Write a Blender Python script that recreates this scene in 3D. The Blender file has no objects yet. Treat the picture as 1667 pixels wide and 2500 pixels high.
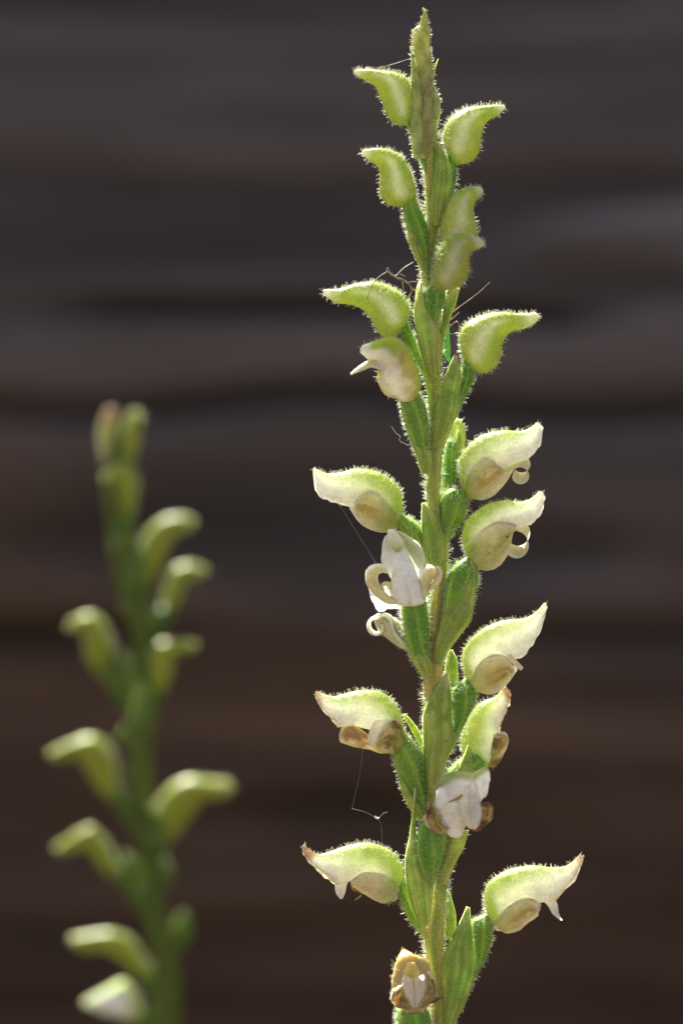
import bpy, math
import numpy as np
from mathutils import Vector

# ------------------------------------------------------------------ camera, light, exposure
SC = bpy.context.scene
MM = 0.001                     # everything below is laid out in millimetres
D = 400.0                      # camera to focus plane
Y2 = 62.0                      # depth of the second spike behind the first
Z0 = 150.0                     # picture centre above the ground
cd = bpy.data.cameras.new('camera')
cam = bpy.data.objects.new('camera', cd)
SC.collection.objects.link(cam)
cam.location = (0, -D * MM, Z0 * MM)
cam.rotation_euler = (math.radians(90), 0, 0)
cd.sensor_fit = 'VERTICAL'; cd.sensor_height = 36; cd.sensor_width = 24
cd.lens = 36 * D / 100.0
cd.clip_start = 0.01; cd.clip_end = 200
cd.dof.use_dof = True
cd.dof.focus_distance = (D - 0.6) * MM
cd.dof.aperture_fstop = 10.0
cd.dof.aperture_blades = 0
SC.camera = cam

SUN_EL, SUN_AZ = 52.0, -22.0   # azimuth from +Y (behind the plants), negative = to the left
w = bpy.data.worlds.new('World'); SC.world = w; w.use_nodes = True
nt = w.node_tree
sky = nt.nodes.new('ShaderNodeTexSky'); sky.sky_type = 'NISHITA'; sky.sun_disc = False
sky.air_density = 0.8; sky.dust_density = 5.0; sky.ozone_density = 0.0
sky.sun_elevation = math.radians(SUN_EL); sky.sun_rotation = math.radians(SUN_AZ)
hz = nt.nodes.new('ShaderNodeHueSaturation'); hz.inputs['Saturation'].default_value = 0.5     # sky colour desaturated, so its fill light is less blue
nt.links.new(sky.outputs[0], hz.inputs['Color']); nt.links.new(hz.outputs[0], nt.nodes['Background'].inputs[0])
nt.nodes['Background'].inputs[1].default_value = 0.05
sd = bpy.data.lights.new('sun', 'SUN'); sun = bpy.data.objects.new('sun', sd)
SC.collection.objects.link(sun)
sd.energy = 5.0; sd.angle = math.radians(0.5); sd.color = (1.0, 0.95, 0.86)
_e, _a = math.radians(SUN_EL), math.radians(SUN_AZ)
sdir = Vector((math.sin(_a) * math.cos(_e), math.cos(_a) * math.cos(_e), math.sin(_e)))
sun.rotation_euler = sdir.to_track_quat('Z', 'Y').to_euler()
sun.location = sdir * 3
SC.view_settings.view_transform = 'Standard'; SC.view_settings.look = 'None'
SC.view_settings.gamma = 1.0; SC.view_settings.use_curve_mapping = False
SC.view_settings.exposure = 2.15
SC.render.engine = 'CYCLES'
SC.cycles.max_bounces = 14; SC.cycles.diffuse_bounces = 6; SC.cycles.transmission_bounces = 8
SC.cycles.sample_clamp_indirect = 6.0

# ------------------------------------------------------------------ picture coordinates -> millimetres
ZONES = {1: (820, 0, 460 / 1568), 2: (820, 340, 460 / 1568), 3: (760, 640, 580 / 1568), 4: (740, 1000, 620 / 1568),
         5: (740, 1440, 620 / 1568), 6: (720, 1880, 720 / 1568), 7: (80, 960, 520 / 1529), 8: (80, 1700, 520 / 1529),
         0: (0, 0, 1.0), 9: (0, 0, 1667 / 1568)}
def T(zone, uv, y):
    """direction from a traced photo point, distance from the depth y (mm behind the focus plane) of the thing it is on"""
    x0, y0, s = ZONES[zone]
    uv = np.asarray(uv, float); y = np.asarray(y, float) * np.ones(uv.shape[:-1])
    k = (D + y) / D
    X = (x0 + uv[..., 0] * s - 833.5) / 25 * k
    Z = (1250 - (y0 + uv[..., 1] * s)) / 25 * k + Z0
    return np.stack([X, y, Z], -1)

# ------------------------------------------------------------------ maths helpers
def cr(p, n):
    p = np.asarray(p, float)
    if p.ndim == 1: p = p[:, None]; flat = True
    else: flat = False
    k = len(p)
    u = np.linspace(0, k - 1, n); i = np.clip(u.astype(int), 0, k - 2); f = (u - i)[:, None]
    q = np.vstack([2 * p[0] - p[1], p, 2 * p[-1] - p[-2]])
    a, b, c, d = q[i], q[i + 1], q[i + 2], q[i + 3]
    r = 0.5 * (2 * b + (c - a) * f + (2 * a - 5 * b + 4 * c - d) * f ** 2 + (3 * b - 3 * c + d - a) * f ** 3)
    return r[:, 0] if flat else r
def _hash(i, j, k, s):
    h = (i * 374761393 + j * 668265263 + k * 2147483647 + s * 144665) & 0xffffffff
    h = ((h ^ (h >> 13)) * 1274126177) & 0xffffffff
    return ((h ^ (h >> 16)) & 0xffff) / 65535.0
def vnoise(P, scale=1.0, seed=0):
    P = np.asarray(P, float) * scale + 1000.0
    I = np.floor(P).astype(np.int64); f = P - I; f = f * f * (3 - 2 * f)
    r = 0
    for a in (0, 1):
        for b in (0, 1):
            for c in (0, 1):
                wgt = (f[..., 0] if a else 1 - f[..., 0]) * (f[..., 1] if b else 1 - f[..., 1]) * (f[..., 2] if c else 1 - f[..., 2])
                r = r + wgt * _hash(I[..., 0] + a, I[..., 1] + b, I[..., 2] + c, seed)
    return r
def fbm(P, scale=1.0, seed=0, o=3):
    r = 0; a = 0.5; s = 0
    for k in range(o):
        r = r + a * vnoise(P, scale * 2 ** k, seed + k); s += a; a *= 0.5
    return r / s
def ss(a, b, x):
    t = np.clip((x - a) / (b - a + 1e-9), 0, 1); return t * t * (3 - 2 * t)
def mixc(a, b, f):
    return np.asarray(a) * (1 - f[..., None]) + np.asarray(b) * f[..., None]

# ------------------------------------------------------------------ materials
MATS = {}
def new_mat(name):
    m = bpy.data.materials.new(name); m.use_nodes = True
    MATS[name] = m
    return m, m.node_tree, m.node_tree.nodes['Principled BSDF']
def N(nt, t, **kw):
    n = nt.nodes.new(t)
    for k, v in kw.items():
        if k.startswith('_'): setattr(n, k[1:], v)
        else: n.inputs[k].default_value = v
    return n
def tissue(name, sss, radius, rough, bump, transl, speck=0.5, nscale=5200, spec=0.4):
    m, nt, p = new_mat(name); L = nt.links.new
    at = N(nt, 'ShaderNodeAttribute', _attribute_name='Col')
    tc = N(nt, 'ShaderNodeTexCoord')
    n1 = N(nt, 'ShaderNodeTexNoise', Scale=nscale, Detail=3.0, Roughness=0.6); L(tc.outputs['Object'], n1.inputs['Vector'])
    n2 = N(nt, 'ShaderNodeTexNoise', Scale=900.0, Detail=2.0); L(tc.outputs['Object'], n2.inputs['Vector'])
    r1 = N(nt, 'ShaderNodeMapRange', **{'From Min': 0.3, 'From Max': 0.7, 'To Min': 0.86, 'To Max': 1.14}); L(n1.outputs[0], r1.inputs[0])
    r2 = N(nt, 'ShaderNodeMapRange', **{'From Min': 0.3, 'From Max': 0.7, 'To Min': 0.9, 'To Max': 1.1}); L(n2.outputs[0], r2.inputs[0])
    mu = N(nt, 'ShaderNodeMath', _operation='MULTIPLY'); L(r1.outputs[0], mu.inputs[0]); L(r2.outputs[0], mu.inputs[1])
    vm = N(nt, 'ShaderNodeVectorMath', _operation='SCALE'); L(at.outputs['Color'], vm.inputs[0]); L(mu.outputs[0], vm.inputs['Scale'])
    # small dark dirt specks stuck to the surface
    vo = N(nt, 'ShaderNodeTexVoronoi', Scale=620.0); L(tc.outputs['Object'], vo.inputs['Vector'])
    sx = N(nt, 'ShaderNodeSeparateColor'); L(vo.outputs['Color'], sx.inputs[0])
    g1 = N(nt, 'ShaderNodeMath', _operation='GREATER_THAN'); L(sx.outputs[0], g1.inputs[0]); g1.inputs[1].default_value = 1 - speck * 0.3
    sz = N(nt, 'ShaderNodeMath', _operation='MULTIPLY'); L(sx.outputs[1], sz.inputs[0]); sz.inputs[1].default_value = 0.11
    g2 = N(nt, 'ShaderNodeMath', _operation='LESS_THAN'); L(vo.outputs['Distance'], g2.inputs[0]); L(sz.outputs[0], g2.inputs[1])
    g3 = N(nt, 'ShaderNodeMath', _operation='MULTIPLY'); L(g1.outputs[0], g3.inputs[0]); L(g2.outputs[0], g3.inputs[1])
    mx = N(nt, 'ShaderNodeMix', _data_type='RGBA'); L(g3.outputs[0], mx.inputs[0]); L(vm.outputs[0], mx.inputs[6]); mx.inputs[7].default_value = (0.02, 0.018, 0.012, 1)
    L(mx.outputs[2], p.inputs['Base Color'])
    p.inputs['Roughness'].default_value = rough
    p.inputs['Specular IOR Level'].default_value = spec
    p.inputs['Subsurface Weight'].default_value = sss
    p.inputs['Subsurface Radius'].default_value = radius
    p.inputs['Subsurface Scale'].default_value = MM
    bp = N(nt, 'ShaderNodeBump', Strength=bump, Distance=0.00009); L(n1.outputs[0], bp.inputs['Height']); L(bp.outputs[0], p.inputs['Normal'])
    if transl > 0:
        tr = N(nt, 'ShaderNodeBsdfTranslucent'); L(mx.outputs[2], tr.inputs[0]); L(bp.outputs[0], tr.inputs['Normal'])
        ms = N(nt, 'ShaderNodeMixShader', Fac=transl); L(p.outputs[0], ms.inputs[1]); L(tr.outputs[0], ms.inputs[2])
        L(ms.outputs[0], nt.nodes['Material Output'].inputs['Surface'])
    return m
tissue('back_bud_tissue', 1.0, (0.45, 0.6, 0.2), 0.36, 0.5, 0.0, 0.2)
tissue('bud_tissue', 0.0, (1.4, 1.5, 0.6), 0.33, 0.7, 0.38, 0.5)
tissue('hood_tissue', 0.0, (1, 1, 1), 0.3, 0.8, 0.55, 0.3)
tissue('sepal_tissue', 0.0, (1, 1, 1), 0.36, 1.0, 0.5, 0.2)
tissue('petal_tissue', 1.0, (1.0, 1.0, 0.85), 0.32, 0.9, 0.0, 0.12)
tissue('green_tissue', 1.0, (0.5, 0.8, 0.25), 0.42, 0.6, 0.0, 0.6)
tissue('bract_tissue', 1.0, (0.3, 0.36, 0.16), 0.48, 0.8, 0.0, 0.6)
tissue('dry_tissue', 1.0, (0.22, 0.18, 0.1), 0.5, 0.9, 0.0, 0.2)
def hair_mat():
    m, nt, p = new_mat('hair'); L = nt.links.new
    tc = N(nt, 'ShaderNodeTexCoord'); n = N(nt, 'ShaderNodeTexNoise', Scale=700.0); L(tc.outputs['Object'], n.inputs['Vector'])
    c = N(nt, 'ShaderNodeMix', _data_type='RGBA'); L(n.outputs[0], c.inputs[0]); c.inputs[6].default_value = (0.75, 0.8, 0.6, 1); c.inputs[7].default_value = (0.92, 0.9, 0.85, 1)
    L(c.outputs[2], p.inputs['Base Color']); p.inputs['Roughness'].default_value = 0.25
    tr = N(nt, 'ShaderNodeBsdfTranslucent'); L(c.outputs[2], tr.inputs[0])
    ms = N(nt, 'ShaderNodeMixShader', Fac=0.5); L(p.outputs[0], ms.inputs[1]); L(tr.outputs[0], ms.inputs[2])
    L(ms.outputs[0], nt.nodes['Material Output'].inputs['Surface'])
hair_mat()
def simple_mat(name, c1, c2, scale, rough, sss=0.0):
    m, nt, p = new_mat(name); L = nt.links.new
    tc = N(nt, 'ShaderNodeTexCoord'); n = N(nt, 'ShaderNodeTexNoise', Scale=scale, Detail=4.0); L(tc.outputs['Object'], n.inputs['Vector'])
    c = N(nt, 'ShaderNodeMix', _data_type='RGBA')
    r = N(nt, 'ShaderNodeMapRange', **{'From Min': 0.35, 'From Max': 0.65}); L(n.outputs[0], r.inputs[0]); L(r.outputs[0], c.inputs[0])
    c.inputs[6].default_value = (*c1, 1); c.inputs[7].default_value = (*c2, 1)
    L(c.outputs[2], p.inputs['Base Color']); p.inputs['Roughness'].default_value = rough
    if sss:
        p.inputs['Subsurface Weight'].default_value = sss; p.inputs['Subsurface Radius'].default_value = (0.4, 0.8, 0.4); p.inputs['Subsurface Scale'].default_value = MM
simple_mat('silk', (0.7, 0.7, 0.7), (0.9, 0.9, 0.9), 900, 0.3)
simple_mat('fibre', (0.10, 0.06, 0.04), (0.5, 0.4, 0.27), 900, 0.5)
simple_mat('insect_leg', (0.05, 0.03, 0.03), (0.5, 0.3, 0.26), 1500, 0.4)
simple_mat('insect_green', (0.10, 0.36, 0.12), (0.22, 0.46, 0.14), 400, 0.3, 0.8)
simple_mat('soil', (0.05, 0.038, 0.024), (0.10, 0.078, 0.05), 60, 0.95)
def wood_mat():
    m, nt, p = new_mat('weathered_wood'); L = nt.links.new
    tc = N(nt, 'ShaderNodeTexCoord')
    mp = N(nt, 'ShaderNodeMapping'); L(tc.outputs['Object'], mp.inputs[0]); mp.inputs['Scale'].default_value = (9, 150, 150)
    n = N(nt, 'ShaderNodeTexNoise', Scale=1.0, Detail=6.0, Roughness=0.6); L(mp.outputs[0], n.inputs['Vector'])
    mp2 = N(nt, 'ShaderNodeMapping'); L(tc.outputs['Object'], mp2.inputs[0]); mp2.inputs['Scale'].default_value = (14, 50, 50)
    n2 = N(nt, 'ShaderNodeTexNoise', Scale=1.0, Detail=4.0); L(mp2.outputs[0], n2.inputs['Vector'])
    cr_ = N(nt, 'ShaderNodeValToRGB'); L(n.outputs[0], cr_.inputs[0])
    e = cr_.color_ramp.elements
    e[0].position = 0.3; e[0].color = (0.045, 0.036, 0.035, 1); e[1].position = 0.68; e[1].color = (0.13, 0.115, 0.115, 1)
    at = N(nt, 'ShaderNodeAttribute', _attribute_name='Col')
    r2 = N(nt, 'ShaderNodeMapRange', **{'From Min': 0.35, 'From Max': 0.65, 'To Min': 0.8, 'To Max': 1.2}); L(n2.outputs[0], r2.inputs[0])
    v = N(nt, 'ShaderNodeVectorMath', _operation='MULTIPLY'); L(cr_.outputs[0], v.inputs[0]); L(at.outputs['Color'], v.inputs[1])
    v2 = N(nt, 'ShaderNodeVectorMath', _operation='SCALE'); L(v.outputs[0], v2.inputs[0]); L(r2.outputs[0], v2.inputs['Scale'])
    L(v2.outputs[0], p.inputs['Base Color']); p.inputs['Roughness'].default_value = 0.85
    b = N(nt, 'ShaderNodeBump', Strength=0.8, Distance=0.002); L(n.outputs[0], b.inputs['Height']); L(b.outputs[0], p.inputs['Normal'])
wood_mat()

# ------------------------------------------------------------------ objects
ORG = {}
def make_mesh(name, V, quads=None, tris=None, col=None, mat=None, smooth=True):
    me = bpy.data.meshes.new(name)
    quads = np.zeros((0, 4), int) if quads is None else np.asarray(quads, int).reshape(-1, 4)
    tris = np.zeros((0, 3), int) if tris is None else np.asarray(tris, int).reshape(-1, 3)
    nl = quads.size + tris.size
    me.vertices.add(len(V)); me.vertices.foreach_set('co', (np.asarray(V, np.float32) * MM).ravel())
    me.loops.add(nl); me.loops.foreach_set('vertex_index', np.concatenate([quads.ravel(), tris.ravel()]).astype(np.int32))
    npoly = len(quads) + len(tris)
    me.polygons.add(npoly)
    st = np.concatenate([np.arange(len(quads)) * 4, quads.size + np.arange(len(tris)) * 3]).astype(np.int32)
    me.polygons.foreach_set('loop_start', st)
    me.update(calc_edges=True); me.validate()
    if smooth: me.polygons.foreach_set('use_smooth', np.ones(len(me.polygons), bool))
    if col is not None:
        a = me.color_attributes.new('Col', 'FLOAT_COLOR', 'POINT')
        c = np.ones((len(V), 4), np.float32); c[:, :3] = np.clip(col, 0.0, 1.0); a.data.foreach_set('color', c.ravel())
    if mat: me.materials.append(MATS[mat])
    return me
def add(name, parent, origin, V, quads=None, tris=None, col=None, mat=None, solid=0.0, smooth=True, kind=None):
    origin = np.asarray(origin, float)
    if quads is not None and not solid and tris is None:      # closed bodies face outwards
        W = np.asarray(V).reshape(-1, 3); W = W - W.mean(axis=0); q = np.asarray(quads).reshape(-1, 4)
        vol = (np.cross(W[q[:, 0]], W[q[:, 1]]) * W[q[:, 2]]).sum() + (np.cross(W[q[:, 0]], W[q[:, 2]]) * W[q[:, 3]]).sum()
        if vol < 0: quads = q[:, ::-1]
    me = make_mesh(name, np.asarray(V).reshape(-1, 3) - origin, quads, tris, None if col is None else np.asarray(col).reshape(-1, 3), mat, smooth)
    o = bpy.data.objects.new(name, me); SC.collection.objects.link(o)
    ORG[o.name] = origin
    if parent is not None:
        o.parent = parent; rel = origin - ORG[parent.name]
    else: rel = origin
    o.location = rel * MM
    if solid:
        md = o.modifiers.new('thickness', 'SOLIDIFY'); md.thickness = solid * MM; md.offset = 0.0; md.use_even_offset = False
    if kind: o['kind'] = kind
    return o
def thing(name, label, cat, origin, group=None):
    o = bpy.data.objects.new(name, None); SC.collection.objects.link(o); o.empty_display_size = 0.01
    o.location = np.asarray(origin) * MM; ORG[o.name] = np.asarray(origin, float)
    o['label'] = label; o['category'] = cat
    if group: o['group'] = group
    return o
def tag(o, label, cat, group=None):
    o['label'] = label; o['category'] = cat
    if group: o['group'] = group
    return o

def grid_faces(n, m, wrap=False):
    i = np.arange(n - 1)[:, None]; j = np.arange(m if wrap else m - 1)[None, :]
    j2 = (j + 1) % m
    q = np.stack([i * m + j + 0 * i, i * m + j2 + 0 * i, (i + 1) * m + j2, (i + 1) * m + j], -1)
    return q.reshape(-1, 4)

class Surf:
    """a lofted sheet or closed body: grid of points with station t and angle phi (0 = upper edge, +-1 = lower edge)"""
    def __init__(s, V, t, phi, wrap): s.V, s.t, s.phi, s.wrap = V, t, phi, wrap
    def faces(s):
        n, m = s.V.shape[:2]; return grid_faces(n, m, s.wrap)
    def tris(s):
        n, m = s.V.shape[:2]
        if not s.wrap: return None
        return None
    def P(s): return s.V.reshape(-1, 3)

def loft(zone, U, L, y0=0.0, slant=0.0, wr=0.85, phi=None, n=44, m=28, cap0=0.8, cap1=0.8, rib=0.0, nrib=6, twist=1.0, jag=0.0, groove=0.0, lump=0.0, seed=0):
    U = cr(U, n); L = cr(L, n)
    t = np.linspace(0, 1, n)
    s_ = ZONES[zone][2]
    C = (U + L) / 2
    yc = y0 + slant * np.abs(C[:, 0] - C[0, 0]) * s_ / 25
    if np.ndim(wr) > 0: wr = cr(wr, n)
    half = np.linalg.norm(U - L, axis=1) / 2 * s_ / 25
    wd = half * wr * np.ones(n)
    closed = phi is None
    pm = np.ones(n) if closed else np.clip(cr(phi, n), 0.05, 1.0)
    if jag > 0:
        nz = (vnoise(np.stack([t * 34, 0 * t, 0 * t], -1), 1, seed) - 0.5) + 0.6 * (vnoise(np.stack([t * 80, 0 * t, 0 * t], -1), 1, seed + 5) - 0.5)
        L = L + (L - U) / (np.linalg.norm(L - U, axis=1)[:, None] + 1e-6) * (nz * jag * ss(0.35, 0.6, t))[:, None]
    U3 = T(zone, U, yc); L3 = T(zone, L, yc)
    # rounded ends
    def ring_ext(k, d, r, steps):
        out = []
        for a in steps: out.append((k, d * r * math.sin(a), math.cos(a)))
        return out
    C3 = (U3 + L3) / 2
    st = [(i, np.zeros(3), 1.0) for i in range(n)]
    def unit(v): return v / (np.linalg.norm(v) + 1e-9)
    angs = [math.radians(a) for a in (22, 42, 60, 75, 85, 89.5)]
    if cap0 > 0: st = ring_ext(0, unit(C3[0] - C3[1]), half[0] * cap0, angs)[::-1] + st
    if cap1 > 0: st = st + ring_ext(n - 1, unit(C3[-1] - C3[-2]), half[-1] * cap1, angs)
    q = np.linspace(-1, 1, m, endpoint=not closed)
    V = np.zeros((len(st), m, 3)); tt = np.zeros((len(st), m)); pp = np.zeros((len(st), m))
    for r, (i, off, sc) in enumerate(st):
        ph = q * pm[i] * math.pi
        al = (1 - np.cos(ph)) / (1 - math.cos(pm[i] * math.pi))
        dep = wd[i] * np.sin(ph)
        k = 1 + rib * np.cos(nrib * ph + twist * t[i] * 3) * math.sin(math.pi * min(1, max(0, t[i] * 0.9 + 0.08)))
        if groove: k = k - groove * np.exp(-((np.abs(ph) / math.pi - 0.5) / 0.035) ** 2) * math.sin(math.pi * min(1, t[i] * 0.85 + 0.1))
        P = U3[i] + (L3[i] - U3[i]) * al[:, None]
        P = C3[i] + (P - C3[i]) * k[:, None]
        P[:, 1] = C3[i][1] - dep * k
        V[r] = C3[i] + (P - C3[i]) * sc + off
        tt[r] = t[i]; pp[r] = ph / math.pi
    if lump > 0:
        nz = fbm(V, 0.9, seed + 11, 2) - 0.5
        dv = V - V.mean(axis=1, keepdims=True); ln = np.linalg.norm(dv, axis=2, keepdims=True) + 1e-6
        V = V + dv / ln * np.minimum(ln, 1.0) * (nz * 2 * lump)[..., None]
    return Surf(V, tt, pp, closed)

def shell(zone, U, L, y0=0.0, slant=0.0, d=0.0, bulge=0.5, side=1, n=36, m=18, crumple=0.0, seed=0, xb=None, edge=0.0):
    """cupped sheet between two traced edges, bulging towards (side=1) or away from (side=-1) the camera"""
    U = cr(U, n); L = cr(L, n); s_ = ZONES[zone][2]
    if edge > 0:
        for A, sg in ((U, 1), (L, -1)):
            nz = vnoise(np.stack([np.linspace(0, 9, n), np.full(n, sg * 3.3), np.zeros(n)], -1), 1.3, seed) - 0.5
            A += (U - L) / (np.linalg.norm(U - L, axis=1)[:, None] + 1e-6) * (nz * edge * 2)[:, None]
    C = (U + L) / 2; xb = C[0, 0] if xb is None else xb
    yc = y0 + slant * np.abs(C[:, 0] - xb) * s_ / 25
    dd = cr(np.atleast_1d(d) if np.size(d) > 1 else [d, d], n); bb = cr(bulge if np.size(bulge) > 1 else [bulge, bulge], n)
    q = np.linspace(-1, 1, m)
    V = np.zeros((n, m, 3)); tt = np.zeros((n, m)); pp = np.zeros((n, m))
    for i in range(n):
        uv = U[i] + (L[i] - U[i]) * ((q + 1) / 2)[:, None]
        hw = np.linalg.norm(U[i] - L[i]) / 2 * s_ / 25
        y = yc[i] - side * (dd[i] + bb[i] * min(1.0, hw / 0.8 + 0.05) * np.sqrt(np.clip(1 - q ** 2 * 0.98, 0, 1)))
        V[i] = T(zone, uv, y); tt[i] = i / (n - 1); pp[i] = q
    if crumple > 0:
        V[..., 1] += crumple * 2 * (fbm(V * np.array([1, 0, 1]), 1.6, seed, 3) - 0.5)
        V[..., 0] += crumple * 0.6 * (fbm(V, 1.1, seed + 3, 2) - 0.5); V[..., 2] += crumple * 0.6 * (fbm(V, 1.1, seed + 7, 2) - 0.5)
    return Surf(V, tt, pp, False)

def ribbon(zone, pts, hw, y0=0.0, ys=None, wdir=(0, 1, 0), n=48, m=9, cup=0.0, seed=0):
    """strip along a traced line, its width along wdir (mm half widths)"""
    p = cr(pts, n); hw = cr(hw, n)
    yy = y0 + (cr(ys, n) if ys is not None else 0)
    P = T(zone, p, yy * np.ones(n))
    wd = np.asarray(wdir, float); wd = wd / np.linalg.norm(wd)
    tg = np.gradient(P, axis=0); tg /= np.linalg.norm(tg, axis=1)[:, None] + 1e-9
    nr = np.cross(tg, wd); nr /= np.linalg.norm(nr, axis=1)[:, None] + 1e-9
    q = np.linspace(-1, 1, m)
    V = P[:, None, :] + wd * (hw[:, None] * q)[..., None] + nr[:, None, :] * (cup * (q ** 2) * hw[:, None])[..., None]
    return Surf(V, np.repeat(np.linspace(0, 1, n)[:, None], m, 1), np.repeat(q[None], n, 0), False)

def tube(P, r, m=8, n=None, closed_ends=True):
    P = np.asarray(P, float)
    if n: P = cr(P, n); r = cr(np.asarray(r, float), n)
    r = np.asarray(r) * np.ones(len(P))
    tg = np.gradient(P, axis=0); tg /= np.linalg.norm(tg, axis=1)[:, None] + 1e-9
    up = np.array([0.13, 1, 0.21]); a = np.cross(tg, up); a /= np.linalg.norm(a, axis=1)[:, None] + 1e-9
    b = np.cross(tg, a)
    th = np.linspace(0, 2 * math.pi, m, endpoint=False)
    V = P[:, None, :] + (a[:, None, :] * np.cos(th)[None, :, None] + b[:, None, :] * np.sin(th)[None, :, None]) * r[:, None, None]
    return Surf(V, np.repeat(np.linspace(0, 1, len(P))[:, None], m, 1), np.repeat((th / math.pi - 1)[None], len(P), 0), True)

def put(name, parent, S, col, mat, solid=0.0, origin=None, kind=None):
    c = col(S) if callable(col) else np.ones(S.V.shape) * np.asarray(col)
    if isinstance(S, Surf):
        o = S.V[0].mean(axis=0) if origin is None else origin
        return add(name, parent, o, S.P(), S.faces(), None, c, mat, solid, kind=kind)
def join(Ss, cols):
    """several surfaces as one part"""
    V, Q, C = [], [], []; k = 0
    for S, c in zip(Ss, cols):
        c = c(S) if callable(c) else np.ones(S.V.shape) * np.asarray(c)
        V.append(S.P()); Q.append(S.faces() + k); C.append(c.reshape(-1, 3)); k += len(V[-1])
    return np.vstack(V), np.vstack(Q), np.vstack(C)

# ------------------------------------------------------------------ hairs
def surf_samples(S, dens, rng, weight=None):
    V = S.V
    n, m = V.shape[:2]
    du = np.gradient(V, axis=0); dv = np.gradient(V, axis=1)
    if S.wrap: dv = (np.roll(V, -1, 1) - np.roll(V, 1, 1)) / 2
    nr = np.cross(du, dv); ar = np.linalg.norm(nr, axis=2); nr = nr / (ar[..., None] + 1e-12)
    # outward: away from the axis of each ring
    C = V.mean(axis=1, keepdims=True)
    sg = np.sign(((V - C) * nr).sum(-1, keepdims=True)); sg[sg == 0] = 1
    nr = nr * sg
    prob = ar.copy()
    if weight is not None: prob = prob * weight(S)
    tot = prob.sum(); cnt = int(tot * dens)
    if cnt <= 0: return np.zeros((0, 3)), np.zeros((0, 3))
    idx = rng.choice(n * m, cnt, p=(prob / tot).ravel())
    i, j = idx // m, idx % m
    P = V[i, j] + du[i, j] * (rng.random(cnt) - 0.5)[:, None] + dv[i, j] * (rng.random(cnt) - 0.5)[:, None]
    return P, nr[i, j]
def hair_mesh(P, Nn, rng, lmin, lmax, r=0.016, tip=0.029, up=0.25, wild=0.28):
    k = len(P)
    if k == 0: return np.zeros((0, 3)), np.zeros((0, 3), int)
    d = Nn + rng.normal(0, wild, (k, 3)) + np.array([0, 0, up]) * rng.random((k, 1))
    d /= np.linalg.norm(d, axis=1)[:, None]
    ln = (lmin + (lmax - lmin) * rng.random(k) ** 1.5)[:, None]
    a = np.cross(d, rng.normal(0, 1, (k, 3))); a /= np.linalg.norm(a, axis=1)[:, None] + 1e-9
    b = np.cross(d, a)
    mid = P + d * ln * 0.5 + b * ln * 0.05; d2 = d + b * rng.normal(0, 0.25, (k, 1)); end = mid + d2 * ln * 0.5
    base = P - d * 0.03
    V = []
    for c, rr in ((base, r * 1.5), (mid, r), (end, r * 0.7)):
        for q in range(3):
            th = 2 * math.pi * q / 3
            V.append(c + (a * math.cos(th) + b * math.sin(th)) * rr)
    g = end + d * tip * 0.6
    ts = tip * (0.5 + 0.8 * rng.random((k, 1)))
    for o in (a, b, -a, -b, d, -d): V.append(g + o * ts)
    V = np.stack(V, 1)                                     # k, 15, 3
    F = []
    for s in (0, 3):
        for q in range(3):
            q2 = (q + 1) % 3; F += [(s + q, s + q2, s + 3 + q2), (s + q, s + 3 + q2, s + 3 + q)]
    for q in range(4):
        q2 = (q + 1) % 4; F += [(9 + q, 9 + q2, 13), (9 + q2, 9 + q, 14)]
    F = np.array(F)
    tri = (np.arange(k)[:, None, None] * 15 + F[None]).reshape(-1, 3)
    return V.reshape(-1, 3), tri
def hairs(parent, specs, seed=0, name='hair'):
    rng = np.random.default_rng(seed); VV, TT, k = [], [], 0
    for S, dens, lmin, lmax, wt in specs:
        P, Nn = surf_samples(S, dens, rng, wt)
        V, t = hair_mesh(P, Nn, rng, lmin, lmax)
        VV.append(V); TT.append(t + k); k += len(V)
    V = np.vstack(VV)
    if len(V) == 0: return
    return add(name, parent, ORG[parent.name], V, None, np.vstack(TT), None, 'hair', 0, smooth=False, kind='stuff')

# ------------------------------------------------------------------ colours (the tissue's own, but dark in c_bud stands for shade)
GREEN = (0.42, 0.54, 0.06); YEL = (0.55, 0.54, 0.15); WHITE = (0.93, 0.91, 0.89); CREAM = (0.80, 0.74, 0.55); PALE = (0.66, 0.70, 0.30)
OVG = (0.10, 0.30, 0.012); OVL = (0.36, 0.52, 0.05); BRG = (0.24, 0.36, 0.045); BRL = (0.48, 0.55, 0.12)
TAN = (0.58, 0.43, 0.14); TAN2 = (0.82, 0.68, 0.36); BROWN = (0.36, 0.17, 0.045); DBROWN = (0.16, 0.075, 0.02); STAN = (0.60, 0.47, 0.13)
def c_bud(seed=0, dark=0.0, whit=1.0):
    def f(S):
        a = np.abs(S.phi); nz = fbm(S.V, 0.55, seed, 3)
        c = mixc(GREEN, YEL, ss(0.42, 0.7, nz) * 0.7)
        c = mixc(c, YEL, ss(0.62, 0.85, a) * 0.5)
        wd = 0.14 - 0.08 * S.t
        st = np.exp(-((a - (0.50 - 0.06 * S.t)) / wd) ** 2) * ss(0.02, 0.2, S.t) * (1 - ss(0.55, 0.85, S.t)) * whit
        c = mixc(c, (0.88, 0.86, 0.70), np.clip(st * 0.9, 0, 1))
        c = mixc(c, (0.86, 0.86, 0.70), ss(0.80, 1.0, S.t) * 0.85)
        c = mixc(c, (0.30, 0.42, 0.06), (1 - ss(0.0, 0.10, S.t)) * 0.5)
        return c * (1 - dark)  # dark lowers the whole bud colour in place of shade
    return f
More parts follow.
